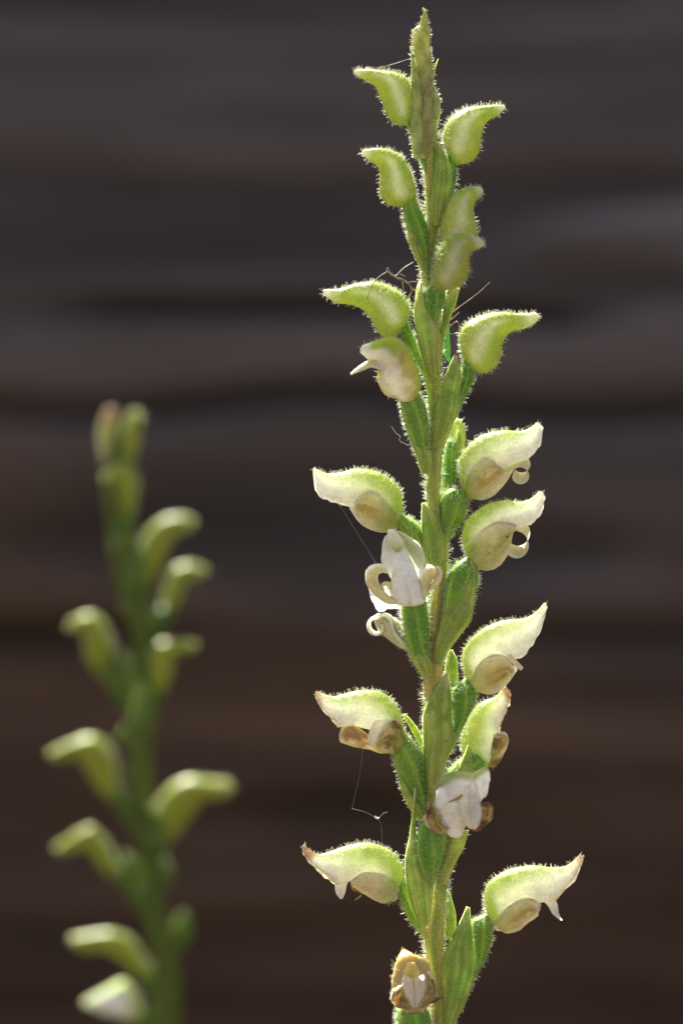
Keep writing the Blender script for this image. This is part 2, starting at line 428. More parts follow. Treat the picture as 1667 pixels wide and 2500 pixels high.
def c_hood(seed=0, g0=0.36, brown_tip=0.0, base=0.25):
    def f(S):
        a = np.abs(S.phi); nz = fbm(S.V, 0.7, seed, 3)
        lim = (g0 + 0.04) * (1 - 0.6 * ss(0.35, 1.0, S.t)) + 0.5 * (1 - ss(0.0, base, S.t))
        g = 1 - ss(lim - 0.18, lim + 0.16, a + (nz - 0.5) * 0.12)
        c = mixc(WHITE, (0.40, 0.52, 0.09), np.clip(g, 0, 1) * 0.95)
        c = mixc(c, YEL, ss(0.5, 0.75, nz) * g * 0.5)
        c = mixc(c, (0.84, 0.80, 0.66), ss(0.8, 1.0, S.t) * 0.6)
        if brown_tip > 0:
            c = mixc(c, BROWN, brown_tip * ss(0.86, 0.98, S.t + (nz - 0.5) * 0.2))
            ed = ss(0.84, 1.0, a / np.maximum(np.abs(S.phi).max(axis=1, keepdims=True), 1e-6)) * ss(0.55, 0.75, S.t)
            c = mixc(c, TAN, ed * brown_tip)
        return c
    return f
def c_sep(seed=0, c1=TAN, c2=TAN2, rim=WHITE, dark=0.0, wbase=0.5):
    def f(S):
        nz = fbm(S.V * np.array([1, 1, 1.0]), 1.1, seed, 3); fine = fbm(np.stack([S.phi * 9, S.t * 1.2, 0 * S.t], -1), 1.0, seed + 4, 2)
        c = mixc(c1, c2, ss(0.36, 0.62, 0.45 * nz + 0.55 * fine))
        pt = np.exp(-((S.phi - 0.15) / 0.5) ** 2) * ss(0.12, 0.45, S.t) * ss(0.30, 0.5, nz + 0.12)
        c = mixc((0.80, 0.74, 0.42), c, np.clip(pt * 1.25 + (0.5 if dark else 0.0), 0, 1))
        c = mixc(c, (0.90, 0.86, 0.74), ss(0.72 - 0.25 * S.t, 0.98, np.abs(S.phi)) * 0.9)
        c = mixc(c, rim, ss(0.82, 1.0, S.t) * 0.5)
        c = mixc(c, (0.46, 0.50, 0.11), (1 - ss(0.05, 0.5, S.t)) * min(1, wbase * 1.6))
        if dark: c = mixc(c, DBROWN, (np.abs(fine - 0.5) < 0.035) * dark * 0.7); c = mixc(c, BROWN, ss(0.45, 0.62, nz) * dark); c = mixc(c, DBROWN, ss(0.60, 0.72, nz) * dark * 0.8)
        return c
    return f
def c_white(seed=0, y=0.2):
    def f(S):
        nz = fbm(S.V, 0.9, seed, 3); return mixc(WHITE, CREAM, ss(0.4, 0.7, nz) * y + 0.05)
    return f
def c_ov(seed=0, light=0.0):
    def f(S):
        rb = 0.5 + 0.5 * np.cos(6 * S.phi * math.pi + S.t * 3); nz = fbm(S.V, 0.6, seed, 3)
        c = mixc(OVG, OVL, np.clip(ss(0.72, 1.0, rb) * 0.6 + light, 0, 1))
        c = mixc(c, OVL, ss(0.5, 0.8, nz) * 0.5)
        c = mixc(c, (0.36, 0.44, 0.11), (1 - ss(0.0, 0.35, S.t)) * 0.8)
        return c
    return f
def c_bract(seed=0, tan=0.0):
    def f(S):
        nz = fbm(S.V, 0.8, seed, 3); st = fbm(np.stack([S.phi * 6, S.t * 1.5, 0 * S.t], -1), 1, seed, 2)
        c = mixc(BRG, BRL, ss(0.35, 0.7, 0.6 * nz + 0.4 * st))
        c = mixc(c, (0.56, 0.54, 0.28), ss(0.75, 1.0, S.t) * 0.7)
        c = mixc(c, mixc((0.28, 0.39, 0.06), (0.50, 0.49, 0.12), ss(0.4, 0.65, st)), (1 - ss(0.1, 0.55, S.t)) * 0.85)
        if tan: c = mixc(c, STAN, tan * ss(0.4, 0.6, st))
        return c
    return f

# ------------------------------------------------------------------ setting: the ground and the fallen log behind
def build_ground():
    n = 60
    g = np.sign(np.linspace(-1, 1, n)) * np.abs(np.linspace(-1, 1, n)) ** 2.2 * 20000
    X, Y = np.meshgrid(g, g, indexing='ij')
    P = np.stack([X, Y, 0 * X], -1); P[..., 2] = (fbm(P, 0.012, 3, 3) - 0.5) * 10 * np.exp(-(X ** 2 + Y ** 2) / 2e6)
    o = add('ground', None, (0, 0, 0), P.reshape(-1, 3), grid_faces(n, n)[:, ::-1], None, None, 'soil'); o['kind'] = 'structure'
def build_log():
    R, yc, zc = 195.0, 345.0, 152.0
    na, nx = 900, 260
    th = np.linspace(0, 2 * math.pi, na, endpoint=False); xs = np.linspace(-700, 700, nx)
    TH, XX = np.meshgrid(th, xs, indexing='ij')
    A = np.stack([XX * 0.004, np.cos(TH) * R * 0.08, np.sin(TH) * R * 0.08], -1)
    B = np.stack([XX * 0.009, np.cos(TH) * R * 0.04, np.sin(TH) * R * 0.04], -1)
    nz = fbm(A, 1.6, 21, 3); nb = fbm(B, 1.0, 5, 3)
    crack = ss(0.56, 0.66, fbm(np.stack([XX * 0.009, np.cos(TH) * R * 0.07, np.sin(TH) * R * 0.07], -1), 1.0, 40, 2))
    r = R + (nz - 0.5) * 6 + (nb - 0.5) * 7 - crack * 3.5
    zz = zc + np.sin(TH) * R; front_side = np.cos(TH) > 0
    wob = lambda k: 5.0 * (vnoise(np.stack([XX * 0.03, 0 * XX + k, 0 * XX], -1), 1.0, k) - 0.5)
    msk = lambda k, lo: ss(lo, lo + 0.2, vnoise(np.stack([XX * 0.022, 0 * XX + k * 3.1, 0 * XX], -1), 1.0, k + 9))
    for k, (z_, w_, dp, lo) in enumerate(((175.5, 1.5, 9, 0.05), (165.5, 1.3, 7, 0.30), (134.5, 1.2, 6, 0.35), (118.0, 1.6, 7, 0.40), (196.0, 1.0, 4, 0.5))):   # drying cracks along the grain
        gr = np.exp(-((zz - z_ - wob(k)) / w_) ** 2) * msk(k, lo) * front_side
        r = r - gr * dp; crack = np.maximum(crack, gr)
    V = np.stack([XX, yc - np.cos(TH) * r, zc + np.sin(TH) * r], -1)
    # grey weathered surface, browner towards the lower side
    br = ss(0.40, 0.62, fbm(np.stack([XX * 0.010, np.cos(TH) * 4, np.sin(TH) * 4], -1), 1.0, 9, 3) * 0.55 + 0.5 * (0.5 - 0.9 * (V[..., 2] - 150) / 160))
    col = mixc((0.98, 0.90, 0.97), (0.95, 0.63, 0.48), br) * (1 - 0.5 * crack)[..., None]
    m = na
    G = np.transpose(V, (1, 0, 2)); CC = np.transpose(col, (1, 0, 2))
    Vv = np.vstack([G.reshape(-1, 3), [[-700, yc, zc], [700, yc, zc]]]); Cc = np.vstack([CC.reshape(-1, 3), [[.9, .8, .7]] * 2])
    q = grid_faces(nx, m, True); k = nx * m
    j = np.arange(m); t1 = np.stack([np.full(m, k), (j + 1) % m, j], -1); t2 = np.stack([np.full(m, k + 1), (nx - 1) * m + j, (nx - 1) * m + (j + 1) % m], -1)
    o = add('fallen_log', None, (0, yc, zc), Vv, q, np.vstack([t1, t2]), Cc, 'weathered_wood')
    tag(o, 'dark weathered wooden log lying shaded behind both orchid spikes', 'log')
build_ground(); build_log()

# ------------------------------------------------------------------ the flowering spike in front
def build_stem(root, zpts, tail, yfun, seed, tan=1.0, dim=1.0, name='stem', n=420, m=30, mat='green_tissue'):
    P = []; R = []
    for (x, y, r) in zpts:
        yy = yfun(y); P.append(T(0, (x, y), yy)); R.append(r / 25 * (D + yy) / D)
    for p in tail: P.append(np.array(p[:3], float)); R.append(p[3])
    P = cr(np.array(P), n); R = cr(np.array(R), n)
    S = tube(P, R, m)
    k = 1 + 0.05 * np.cos(5 * S.phi * math.pi + S.t * 30) + 0.10 * (fbm(S.V, 0.5, seed, 2) - 0.5)
    C = S.V.mean(axis=1, keepdims=True); S.V = C + (S.V - C) * k[..., None]
    def col(S):
        st = fbm(np.stack([S.phi * 7, S.V[..., 2] * 0.07, 0 * S.t], -1), 1.0, seed, 3); big = fbm(S.V * np.array([0.3, 0.3, 0.12]), 1.0, seed + 8, 2)
        c = mixc((0.24, 0.36, 0.05), (0.44, 0.50, 0.10), ss(0.3, 0.7, st))
        low = 1 - ss(15, 75, S.V[..., 2] - 100)
        c = mixc(c, STAN, np.clip(ss(0.36, 0.60, 0.5 * st + 0.5 * big) * (0.5 + 0.5 * low) * tan, 0, 1))
        return c * np.asarray(dim)
    return put(name, root, S, col, mat), S

front = thing('orchid_spike', 'tall hairy orchid spike with white hooded flowers and green buds along its stem', 'orchid', T(0, (1076, 2500), 0) * [1, 1, 0] + [0, 0, 0])
stem_pts = [(1037, 140, 8), (1038, 200, 14), (1040, 250, 18), (1043, 300, 22), (1047, 350, 21), (1052, 411, 18), (1055, 487, 17), (1055, 575, 15), (1044, 663, 16), (1054, 751, 22),
            (1052, 862, 24), (1057, 936, 18), (1060, 1010, 16), (1060, 1084, 19), (1057, 1176, 18), (1058, 1230, 16), (1062, 1290, 18), (1079, 1356, 16),
            (1068, 1435, 15), (1060, 1514, 15), (1062, 1593, 19), (1056, 1657, 22), (1057, 1717, 22), (1064, 1796, 22), (1062, 1875, 20), (1060, 1934, 18),
            (1076, 2041, 22), (1078, 2110, 19), (1069, 2178, 20), (1060, 2270, 24), (1062, 2339, 22), (1074, 2431, 26), (1076, 2500, 26)]
bx = T(0, (1076, 2500), 0)
stem, stemS = build_stem(front, stem_pts, [(bx[0], 0.5, 80, 1.2), (bx[0] - 0.6, 1, 50, 1.4), (bx[0], 0, 20, 1.6), (bx[0], 0, -6, 1.8)], lambda y: 0.0, 4)
hairs(stem, [(stemS, 17.0, 0.2, 0.62, lambda S: (S.V[..., 2] > 92) * 1.0)], 3)

HID = [100]
def ovary(parent, zone, A, B, y0=0.0, slant=0.0, wr=0.9, light=0.0, dens=13, nm='ovary'):
    HID[0] += 1
    S = loft(zone, A, B, y0, slant, wr, n=40, m=36, cap0=0.3, cap1=0.5, rib=0.07, seed=HID[0])
    o = put(nm, parent, S, (c_ov(HID[0], light) if Y2 - 20 > y0 else (lambda S: c_ov(HID[0], 0)(S) * 0.4 * np.array([1.1, 1.0, 0.8]))), 'green_tissue')  # ovaries of the back spike painted darker, as if in shade
    return o, (S, dens * 1.25, 0.2, 0.5, None)
def bract(zone, U, L, y0=0.0, slant=0.0, bulge=0.5, side=1, d=0.0, tan=0.0, parent=front, dens=12, thick=0.22):
    HID[0] += 1
    S = shell(zone, U, L, y0, slant, d, np.array(bulge) * 1.25, side, n=40, m=22, crumple=0.15, seed=HID[0])
    o = put('bract', parent, S, (c_bract(HID[0], tan) if Y2 - 20 > y0 else (lambda S: c_bract(HID[0], 0)(S) * 0.35 * np.array([0.8, 1.1, 0.5]))), 'bract_tissue', solid=thick)  # back spike's bracts get shade mixed into their colour
    hairs(o, [(S, dens * 0.9, 0.15, 0.42, None)], HID[0])
    return o
def bud(parent, zone, U, L, y0, slant=0.0, ov=None, ovy=None, wr=0.86, light=0.0, dens=6.5, whit=1.0, mat='bud_tissue', colf=None, hair=True, name='bud', ovs=0.0):
    HID[0] += 1; sd = HID[0]
    S = loft(zone, U, L, y0, slant, wr, n=56, m=40, cap0=0.6, cap1=0.7, groove=0.05, lump=0.05, seed=sd)
    o = put(name, parent, S, colf or c_bud(sd, whit=whit), mat)
    sp = [(S, dens * 2.2, 0.12, 0.44, lambda S: 0.5 + 1.2 * ss(0.75, 1.0, S.t) + 0.6 * (np.abs(S.phi) < 0.35))]
    if ov:
        _, s2 = ovary(o, zone, ov[0], ov[1], y0 if ovy is None else ovy, ovs, light=light, dens=13 if y0 < 20 else 1); sp.append(s2)
    if hair: hairs(o, sp, sd)
    return o

# --- buds of the upper part
bud(front, 1, [(622, 1000), (640, 880), (628, 760), (600, 660), (520, 610), (400, 585), (280, 575), (165, 580)],
    [(575, 1045), (480, 1030), (410, 940), (375, 830), (330, 730), (265, 680), (200, 645), (155, 605)], -0.3, -0.05,
    ([(738, 1440), (690, 1310), (640, 1180), (590, 1040)], [(775, 1420), (750, 1280), (710, 1150), (650, 1000)]))
bud(front, 1, [(935, 1290), (888, 1180), (900, 1080), (950, 980), (1050, 910), (1160, 885), (1280, 875), (1385, 872)],
    [(1010, 1370), (1110, 1350), (1185, 1270), (1205, 1150), (1225, 1060), (1270, 1000), (1340, 960), (1400, 905)], 0.2, 0.0,
    ([(800, 1900), (840, 1690), (890, 1560), (920, 1420), (925, 1290)], [(880, 1900), (950, 1660), (990, 1540), (1003, 1440), (1005, 1340)]))
bud(front, 2, [(655, 500), (662, 420), (640, 320), (610, 230), (540, 130), (440, 85), (340, 75), (245, 85)],
    [(540, 565), (440, 545), (375, 480), (358, 380), (362, 290), (335, 220), (275, 180), (225, 135)], -0.5, -0.25,
    ([(735, 1150), (690, 1010), (620, 840), (575, 700), (550, 570)], [(775, 1060), (778, 900), (770, 780), (735, 650), (668, 495)]), light=0.25)
bud(front, 2, [(860, 850), (870, 740), (900, 620), (950, 510), (1000, 440), (1070, 405), (1130, 392), (1185, 395)],
    [(1000, 870), (1110, 850), (1170, 800), (1168, 720), (1148, 620), (1150, 540), (1180, 500), (1210, 460)], -1.2, -0.2,
    ([(785, 1210), (815, 1010), (855, 850)], [(860, 1200), (910, 1000), (985, 860)]), whit=0.8)
bud(front, 2, [(815, 1205), (808, 1110), (830, 980), (870, 880), (930, 810), (1020, 785), (1110, 800), (1200, 830)],
    [(885, 1255), (980, 1250), (1070, 1190), (1110, 1100), (1108, 1010), (1120, 950), (1170, 915), (1225, 890)], -3.4, -0.45,
    ([(790, 1570), (745, 1440), (728, 1330), (745, 1250), (815, 1180)], [(830, 1570), (870, 1440), (905, 1330), (905, 1260), (900, 1215)]), ovy=-1.9, whit=0.8)
bud(front, 3, [(632, 400), (648, 310), (610, 220), (520, 160), (410, 128), (300, 140), (190, 175), (95, 180)],
    [(570, 470), (480, 495), (420, 430), (375, 350), (320, 300), (250, 280), (170, 272), (95, 225)], 0.2, -0.05,
    ([(775, 850), (730, 740), (680, 640), (620, 540), (575, 450)], [(790, 800), (755, 700), (722, 620), (690, 520), (640, 400)]))
bud(front, 3, [(1010, 650), (978, 560), (985, 460), (1040, 390), (1140, 345), (1250, 328), (1370, 338), (1470, 335)],
    [(1080, 725), (1160, 730), (1230, 670), (1250, 590), (1275, 500), (1330, 455), (1400, 440), (1475, 400)], 0.0, 0.0,
    ([(820, 1200), (860, 1050), (930, 880), (975, 740), (1005, 640)], [(870, 1190), (930, 1070), (1010, 900), (1060, 800), (1078, 700)]))
# rear bud hidden behind the stem
bud(front, 3, [(880, 1300), (895, 1200), (905, 1130), (930, 1060), (955, 1035)], [(965, 1330), (1005, 1240), (1018, 1160), (1010, 1090), (985, 1050)], 3.4, 0.0,
    ([(850, 1540), (858, 1420), (868, 1300), (890, 1180)], [(930, 1540), (955, 1420), (962, 1320), (970, 1230)]), ovy=2.4)
# bracts of the upper part
bract(2, [(790, 720), (785, 500), (812, 300), (838, 150), (850, 25)], [(870, 720), (935, 500), (962, 350), (930, 190), (856, 35)], 0.0, d=[0.1, 0.3, 0.6, 0.9], bulge=[1.0, 0.95, 0.7, 0.3])
bract(2, [(725, 1100), (655, 960), (600, 810), (600, 700), (600, 640)], [(765, 1090), (745, 950), (690, 830), (640, 740), (604, 640)], -0.6, bulge=0.6)
bract(3, [(775, 760), (725, 600), (695, 450), (680, 320), (700, 190), (715, 130)], [(840, 760), (850, 600), (855, 500), (830, 420), (770, 330), (722, 140)], -1.35, bulge=0.9)
bract(3, [(810, 640), (840, 520), (870, 380), (880, 280), (900, 180)], [(850, 640), (868, 520), (900, 400), (945, 280), (972, 170)], -1.2, bulge=0.6, tan=0.3)
bract(3, [(800, 1220), (800, 1100), (815, 1000), (860, 850), (900, 720), (950, 610)], [(868, 1220), (925, 1080), (975, 960), (975, 860), (985, 760), (957, 618)], 0.0, d=[0.1, 0.3, 0.6, 0.9], bulge=[1.0, 0.95, 0.7, 0.3])
bract(3, [(735, 1400), (690, 1270), (650, 1160), (640, 1080)], [(790, 1400), (775, 1260), (700, 1180), (650, 1085)], -1.0, bulge=0.5)
bract(3, [(965, 1290), (962, 1200), (968, 1110)], [(985, 1290), (990, 1200), (974, 1112)], 2.2, bulge=0.2)

# --- immature apex
def apex():
    sd = 900
    def olive(seed, a=(0.34, 0.38, 0.09), b=(0.66, 0.64, 0.24)):
        return lambda S: mixc(a, b, ss(0.32, 0.68, fbm(S.V, 1.3, seed, 3)))
    for k, (U, L, y0, wr, c) in enumerate((
        ([(690, 900), (672, 640), (648, 450), (638, 330), (652, 245), (690, 208), (710, 150), (733, 85)], [(800, 900), (802, 640), (788, 450), (775, 370), (784, 300), (772, 225), (762, 150), (745, 88)], -0.3, 0.8, olive(1)),
        ([(640, 1300), (618, 1080), (628, 900), (624, 700), (626, 560), (620, 440), (612, 385)], [(760, 1300), (745, 1080), (725, 900), (712, 720), (672, 580), (640, 460), (617, 388)], -0.75, 0.7, olive(2, (0.28, 0.38, 0.07), (0.54, 0.58, 0.22))),
        ([(700, 1250), (712, 1000), (725, 850), (750, 700), (785, 640), (806, 600)], [(800, 1250), (800, 1000), (790, 850), (800, 720), (815, 650), (814, 602)], -0.95, 0.6, olive(3, (0.30, 0.26, 0.09), (0.40, 0.42, 0.15))),
        ([(760, 1140), (770, 960), (778, 830), (792, 740), (798, 690)], [(825, 1110), (862, 970), (866, 850), (838, 760), (806, 692)], -0.1, 0.8, olive(4, (0.34, 0.40, 0.10), (0.60, 0.58, 0.28))))):
        S = loft(1, U, L, y0, 0, wr, n=44, m=26, cap0=0.4, cap1=0.5, lump=0.13, seed=sd + k)
        o = put('young_bud', front, S, c, 'bud_tissue' if k == 0 else 'bract_tissue')
        hairs(o, [(S, 14, 0.1, 0.35, None)], sd + k)
    A = tube(T(1, [(806, 640), (822, 565), (850, 488)], np.full(3, -0.5)), [0.14, 0.1, 0.04], 8, n=20)
    B = tube(T(1, [(738, 100), (742, 88), (720, 62)], np.full(3, -0.3)), [0.1, 0.07, 0.03], 8, n=14)
    V, Q, C = join([A, B], [(0.5, 0.45, 0.2), (0.5, 0.42, 0.2)])
    add('bract_tip', front, A.V[0].mean(axis=0), V, Q, None, C, 'bract_tissue')
apex()

# --- opened flowers seen from the side
def open_flower(zone, U, L, y0=0.0, slant=0.0, g0=0.36, brown=0.0, sep=None, sepc=None, lip=None, lipc=None, curl=None, roll=None, curlc=None, spikes=(), ov=None, ovy=None, phi=None, wr=0.72, jag=7, light=0.1, extra=None, sdark=0.0, dens=5.5, sepd=None, crump=0.08):
    HID[0] += 1; sd = HID[0]
    phi = phi or [1.0, 1.0, 0.97, 0.9, 0.8, 0.7, 0.62, 0.56, 0.52]
    S = loft(zone, U, L, y0, slant, wr, phi=phi, n=72, m=44, cap0=0.55, cap1=0.25, jag=jag, lump=0.06, seed=sd)
    lim = (g0 + 0.04) * (1 - 0.6 * ss(0.35, 1.0, S.t)) + 0.5 * (1 - ss(0.0, 0.25, S.t))
    step = (1 - ss(lim - 0.03, lim + 0.05, np.abs(S.phi) + 0.05 * (fbm(S.V, 1.2, sd, 2) - 0.5))) * ss(0.1, 0.3, S.t)
    Cn = S.V.mean(axis=1, keepdims=True); dv = S.V - Cn; S.V = S.V + dv / (np.linalg.norm(dv, axis=2, keepdims=True) + 1e-6) * (0.11 * step)[..., None]
    o = put('flower', front, S, c_hood(sd, g0, brown), 'hood_tissue')
    Uc, Lc = cr(U, 60)[28:58], cr(L, 60)[28:58]; kk = np.linspace(0, 1, 30)[:, None]
    out = (Lc - Uc) / (np.linalg.norm(Lc - Uc, axis=1)[:, None] + 1e-6)
    for sg in (1, -1):
        pn = vnoise(np.concatenate([kk * 11, 0 * kk + sg, 0 * kk], 1), 1.0, sd + 7)[:, None]
        Sp = shell(zone, Uc * 0.5 + Lc * 0.5, Lc + out * (6 + 15 * pn) * np.sin(kk * math.pi) ** 0.5, y0, slant, [0.62 * wr * np.linalg.norm(np.array(cr(U, 60)[q_]) - cr(L, 60)[q_]) / 2 * ZONES[zone][2] / 25 for q_ in (28, 36, 44, 51, 57)], 0.12, sg, n=40, m=12, crumple=0.12, seed=sd + 3 * sg, edge=4, xb=(U[0][0] + L[0][0]) / 2)
        put('petal', o, Sp, (lambda S: mixc(WHITE, TAN, ss(0.75, 1.0, S.phi) * min(1.0, brown * 1.3))), 'hood_tissue')
    s_ = ZONES[zone][2]
    wmax = np.linalg.norm(np.array(U) - np.array(L), axis=1).max() / 2 * s_ / 25 * (wr if np.ndim(wr) == 0 else max(wr))
    sp = [(S, dens * 2.4, 0.12, 0.44, lambda S: 0.12 + 0.85 * (np.abs(S.phi) < 0.4) + 0.5 * (S.t < 0.15))]
    xb = (U[0][0] + L[0][0]) / 2
    if lip:
        Sl = loft(zone, lip[0], lip[1], y0, slant, 0.7, n=36, m=26, lump=0.06, seed=sd + 1, cap1=0.4)
        put('lip', o, Sl, lipc or c_white(sd, 0.7), 'hood_tissue')
    if sep:
        for sg in (1, -1):
            dd = sepd if sepd is not None else wmax * 0.72
            Ss = shell(zone, sep[0], sep[1], y0, slant, [dd * 0.6, dd * 0.98, dd * 1.08, dd * 1.05, dd * 0.9], 0.62, sg, crumple=crump, seed=sd + 2, xb=xb, edge=3)
            parts, cols = [Ss], [sepc or c_sep(sd, dark=sdark)]
            edge_line = np.vstack([Ss.V[6:, 0], Ss.V[-1, 1:13:3]])                       # thickened, slightly rolled margin
            parts.append(tube(edge_line, 0.03 + 0.13 * np.sin(np.linspace(0.15, 2.6, len(edge_line))), 8)); cols.append(lambda S: mixc((0.92, 0.88, 0.76), TAN2, ss(0.45, 0.7, fbm(S.V, 1.4, sd, 2))))
            if curl and sg == 1:
                for cpts, chw, cys in curl:
                    parts.append(ribbon(zone, cpts, chw, y0 - dd * 0.75, cys, (0.1, 0.72, 0.68), cup=0.25)); cols.append(curlc or c_sep(sd + 9, TAN2, CREAM, wbase=0))
            if roll and sg == 1:
                parts.append(tube(T(zone, roll, np.full(len(roll), y0 - dd * 1.3)), [0.2, 0.27, 0.27, 0.2], 12, n=20)); cols.append((0.92, 0.86, 0.70))
            V, Q, C = join(parts, cols)
            add('lateral_sepal', o, Ss.V[0].mean(axis=0), V, Q, None, C, 'sepal_tissue')
    for pts, hw, yy in spikes:
        R = ribbon(zone, pts, hw, y0 + yy, None, (1, 0.25, 0.1), cup=0.5, n=24)
        put('petal', o, R, c_white(sd + 3), 'hood_tissue')
    if ov:
        _, s2 = ovary(o, zone, ov[0], ov[1], y0 if ovy is None else ovy, light=light); sp.append(s2)
    hairs(o, sp, sd)
    return o

def ring(cx, cy, r, a0, a1, k=14, shrink=0.75, ex=1.0):
    return [(cx + r * ex * (1 - (1 - shrink) * i / k) * math.cos(math.radians(a0 + (a1 - a0) * i / k)), cy + r * (1 - (1 - shrink) * i / k) * math.sin(math.radians(a0 + (a1 - a0) * i / k))) for i in range(k + 1)]

# right, upper open flower
open_flower(4, [(990, 510), (958, 390), (970, 300), (1030, 220), (1120, 160), (1230, 135), (1340, 140), (1400, 120), (1445, 85)],
    [(1020, 545), (1060, 530), (1110, 480), (1180, 420), (1250, 360), (1320, 315), (1390, 280), (1455, 215), (1478, 110)], 0.1, 0.0,
    sep=([(1000, 500), (1020, 410), (1065, 335), (1120, 295), (1170, 310), (1225, 375)], [(1012, 535), (1060, 550), (1120, 540), (1180, 490), (1225, 430), (1240, 400)]),
    lip=([(1020, 480), (1080, 420), (1150, 380), (1220, 360), (1290, 345)], [(1025, 545), (1100, 560), (1175, 530), (1240, 465), (1300, 370)]),
    curl=[([(1200, 400), (1250, 360), (1300, 345)] + ring(1342, 375, 46, -120, 190, shrink=0.8), [0.9, 0.95, 0.9] + [0.85] * 14 + [0.5], None)],
    ov=([(820, 800), (838, 660), (850, 560), (900, 490), (985, 490)], [(870, 860), (930, 760), (985, 680), (1015, 600), (1022, 540)]), light=0.3)
# left, upper open flower
open_flower(4, [(600, 690), (615, 600), (590, 490), (520, 420), (420, 380), (320, 372), (220, 395), (140, 398), (65, 365)],
    [(540, 740), (480, 710), (420, 655), (360, 622), (300, 594), (225, 572), (150, 545), (85, 500), (62, 400)], -0.1, 0.0, g0=0.40,
    sep=([(590, 660), (530, 590), (475, 530), (420, 505), (370, 512), (330, 560)], [(560, 750), (480, 752), (420, 735), (370, 705), (335, 660), (310, 620)]),
    lip=([(570, 680), (500, 620), (420, 570), (350, 560), (300, 590)], [(540, 755), (470, 758), (400, 735), (340, 690), (288, 615)]),
    ov=([(775, 880), (745, 790), (725, 720), (680, 680), (610, 645)], [(745, 880), (720, 845), (680, 815), (630, 775), (585, 715)]), light=0.5)
# right flower with a wide open curl
open_flower(4, [(1010, 900), (980, 800), (1000, 710), (1060, 640), (1140, 590), (1240, 565), (1330, 575), (1400, 560), (1460, 510)],
    [(1075, 980), (1110, 930), (1150, 870), (1200, 810), (1260, 755), (1330, 725), (1400, 690), (1455, 640), (1492, 545)], -0.2, -0.05,
    sep=([(1020, 890), (1055, 800), (1110, 740), (1190, 700), (1260, 702), (1310, 715)], [(1085, 985), (1130, 995), (1190, 980), (1240, 930), (1270, 860), (1290, 780)]),
    sepc=c_sep(31, (0.50, 0.46, 0.13), (0.72, 0.68, 0.42), wbase=0.4),
    curl=[([(1200, 700), (1270, 702)] + ring(1318, 800, 78, -85, 150, shrink=0.85, ex=0.85), [0.6, 0.75] + [0.9] * 14 + [0.5], None)],
    lip=([(1060, 930), (1110, 870), (1170, 820), (1230, 780), (1270, 770)], [(1090, 990), (1150, 990), (1210, 960), (1260, 900), (1280, 830)]),
    ov=([(845, 1300), (865, 1150), (890, 1040), (940, 955), (1010, 905)], [(940, 1400), (1010, 1290), (1060, 1140), (1078, 1050), (1080, 965)]), light=0.15)
# right flower with the tubular rolled tip
open_flower(5, [(1010, 550), (980, 450), (990, 380), (1050, 300), (1140, 230), (1250, 195), (1360, 185), (1430, 150), (1490, 85)],
    [(1050, 605), (1085, 560), (1125, 500), (1190, 440), (1260, 415), (1330, 412), (1395, 350), (1455, 255), (1507, 115)], 0.0, 0.0, g0=0.33, jag=12,
    sep=([(1030, 575), (1065, 490), (1120, 430), (1190, 405), (1250, 425), (1290, 480)], [(1070, 625), (1130, 643), (1180, 640), (1240, 600), (1280, 555), (1305, 505)]),
    roll=[(1262, 396), (1285, 428), (1320, 462), (1350, 490)], sepc=c_sep(41, (0.38, 0.26, 0.085), (0.56, 0.42, 0.17), wbase=0.3), sdark=0.25,
    lip=([(1050, 590), (1110, 530), (1180, 480), (1240, 460), (1300, 470)], [(1080, 632), (1140, 648), (1200, 630), (1260, 580), (1320, 500)]),
    ov=([(800, 1180), (860, 1000), (915, 830), (905, 700), (920, 605), (990, 550)], [(850, 1130), (930, 960), (1020, 780), (1062, 690), (1068, 620), (1060, 600)]), light=0.15)
# left, browning flower
open_flower(5, [(625, 910), (612, 800), (560, 700), (480, 640), (380, 625), (280, 640), (190, 665), (130, 650), (78, 632)],
    [(545, 1000), (500, 920), (430, 870), (365, 850), (300, 835), (225, 838), (180, 795), (120, 735), (76, 670)], -0.2, -0.05, g0=0.36, brown=0.6, jag=16,
    sep=([(630, 880), (600, 830), (560, 800), (520, 830), (480, 890), (450, 950)], [(600, 1000), (560, 1010), (530, 1005), (500, 995), (470, 985), (445, 975)]), sdark=0.8, crump=0.45, sepd=1.0,
    lip=([(560, 960), (480, 930), (400, 890), (310, 830), (245, 850)], [(540, 1010), (470, 1010), (400, 985), (320, 972), (236, 945)]), lipc=c_sep(88, TAN, CREAM, wbase=0, dark=0.6),
    spikes=[([(480, 800), (450, 860), (425, 920), (418, 965)], [0.8, 0.75, 0.5, 0.12], -1.25)],
    ov=([(700, 1420), (650, 1290), (600, 1180), (570, 1100), (552, 1010)], [(765, 1400), (762, 1250), (745, 1080), (700, 960), (640, 890)]), light=0.35)
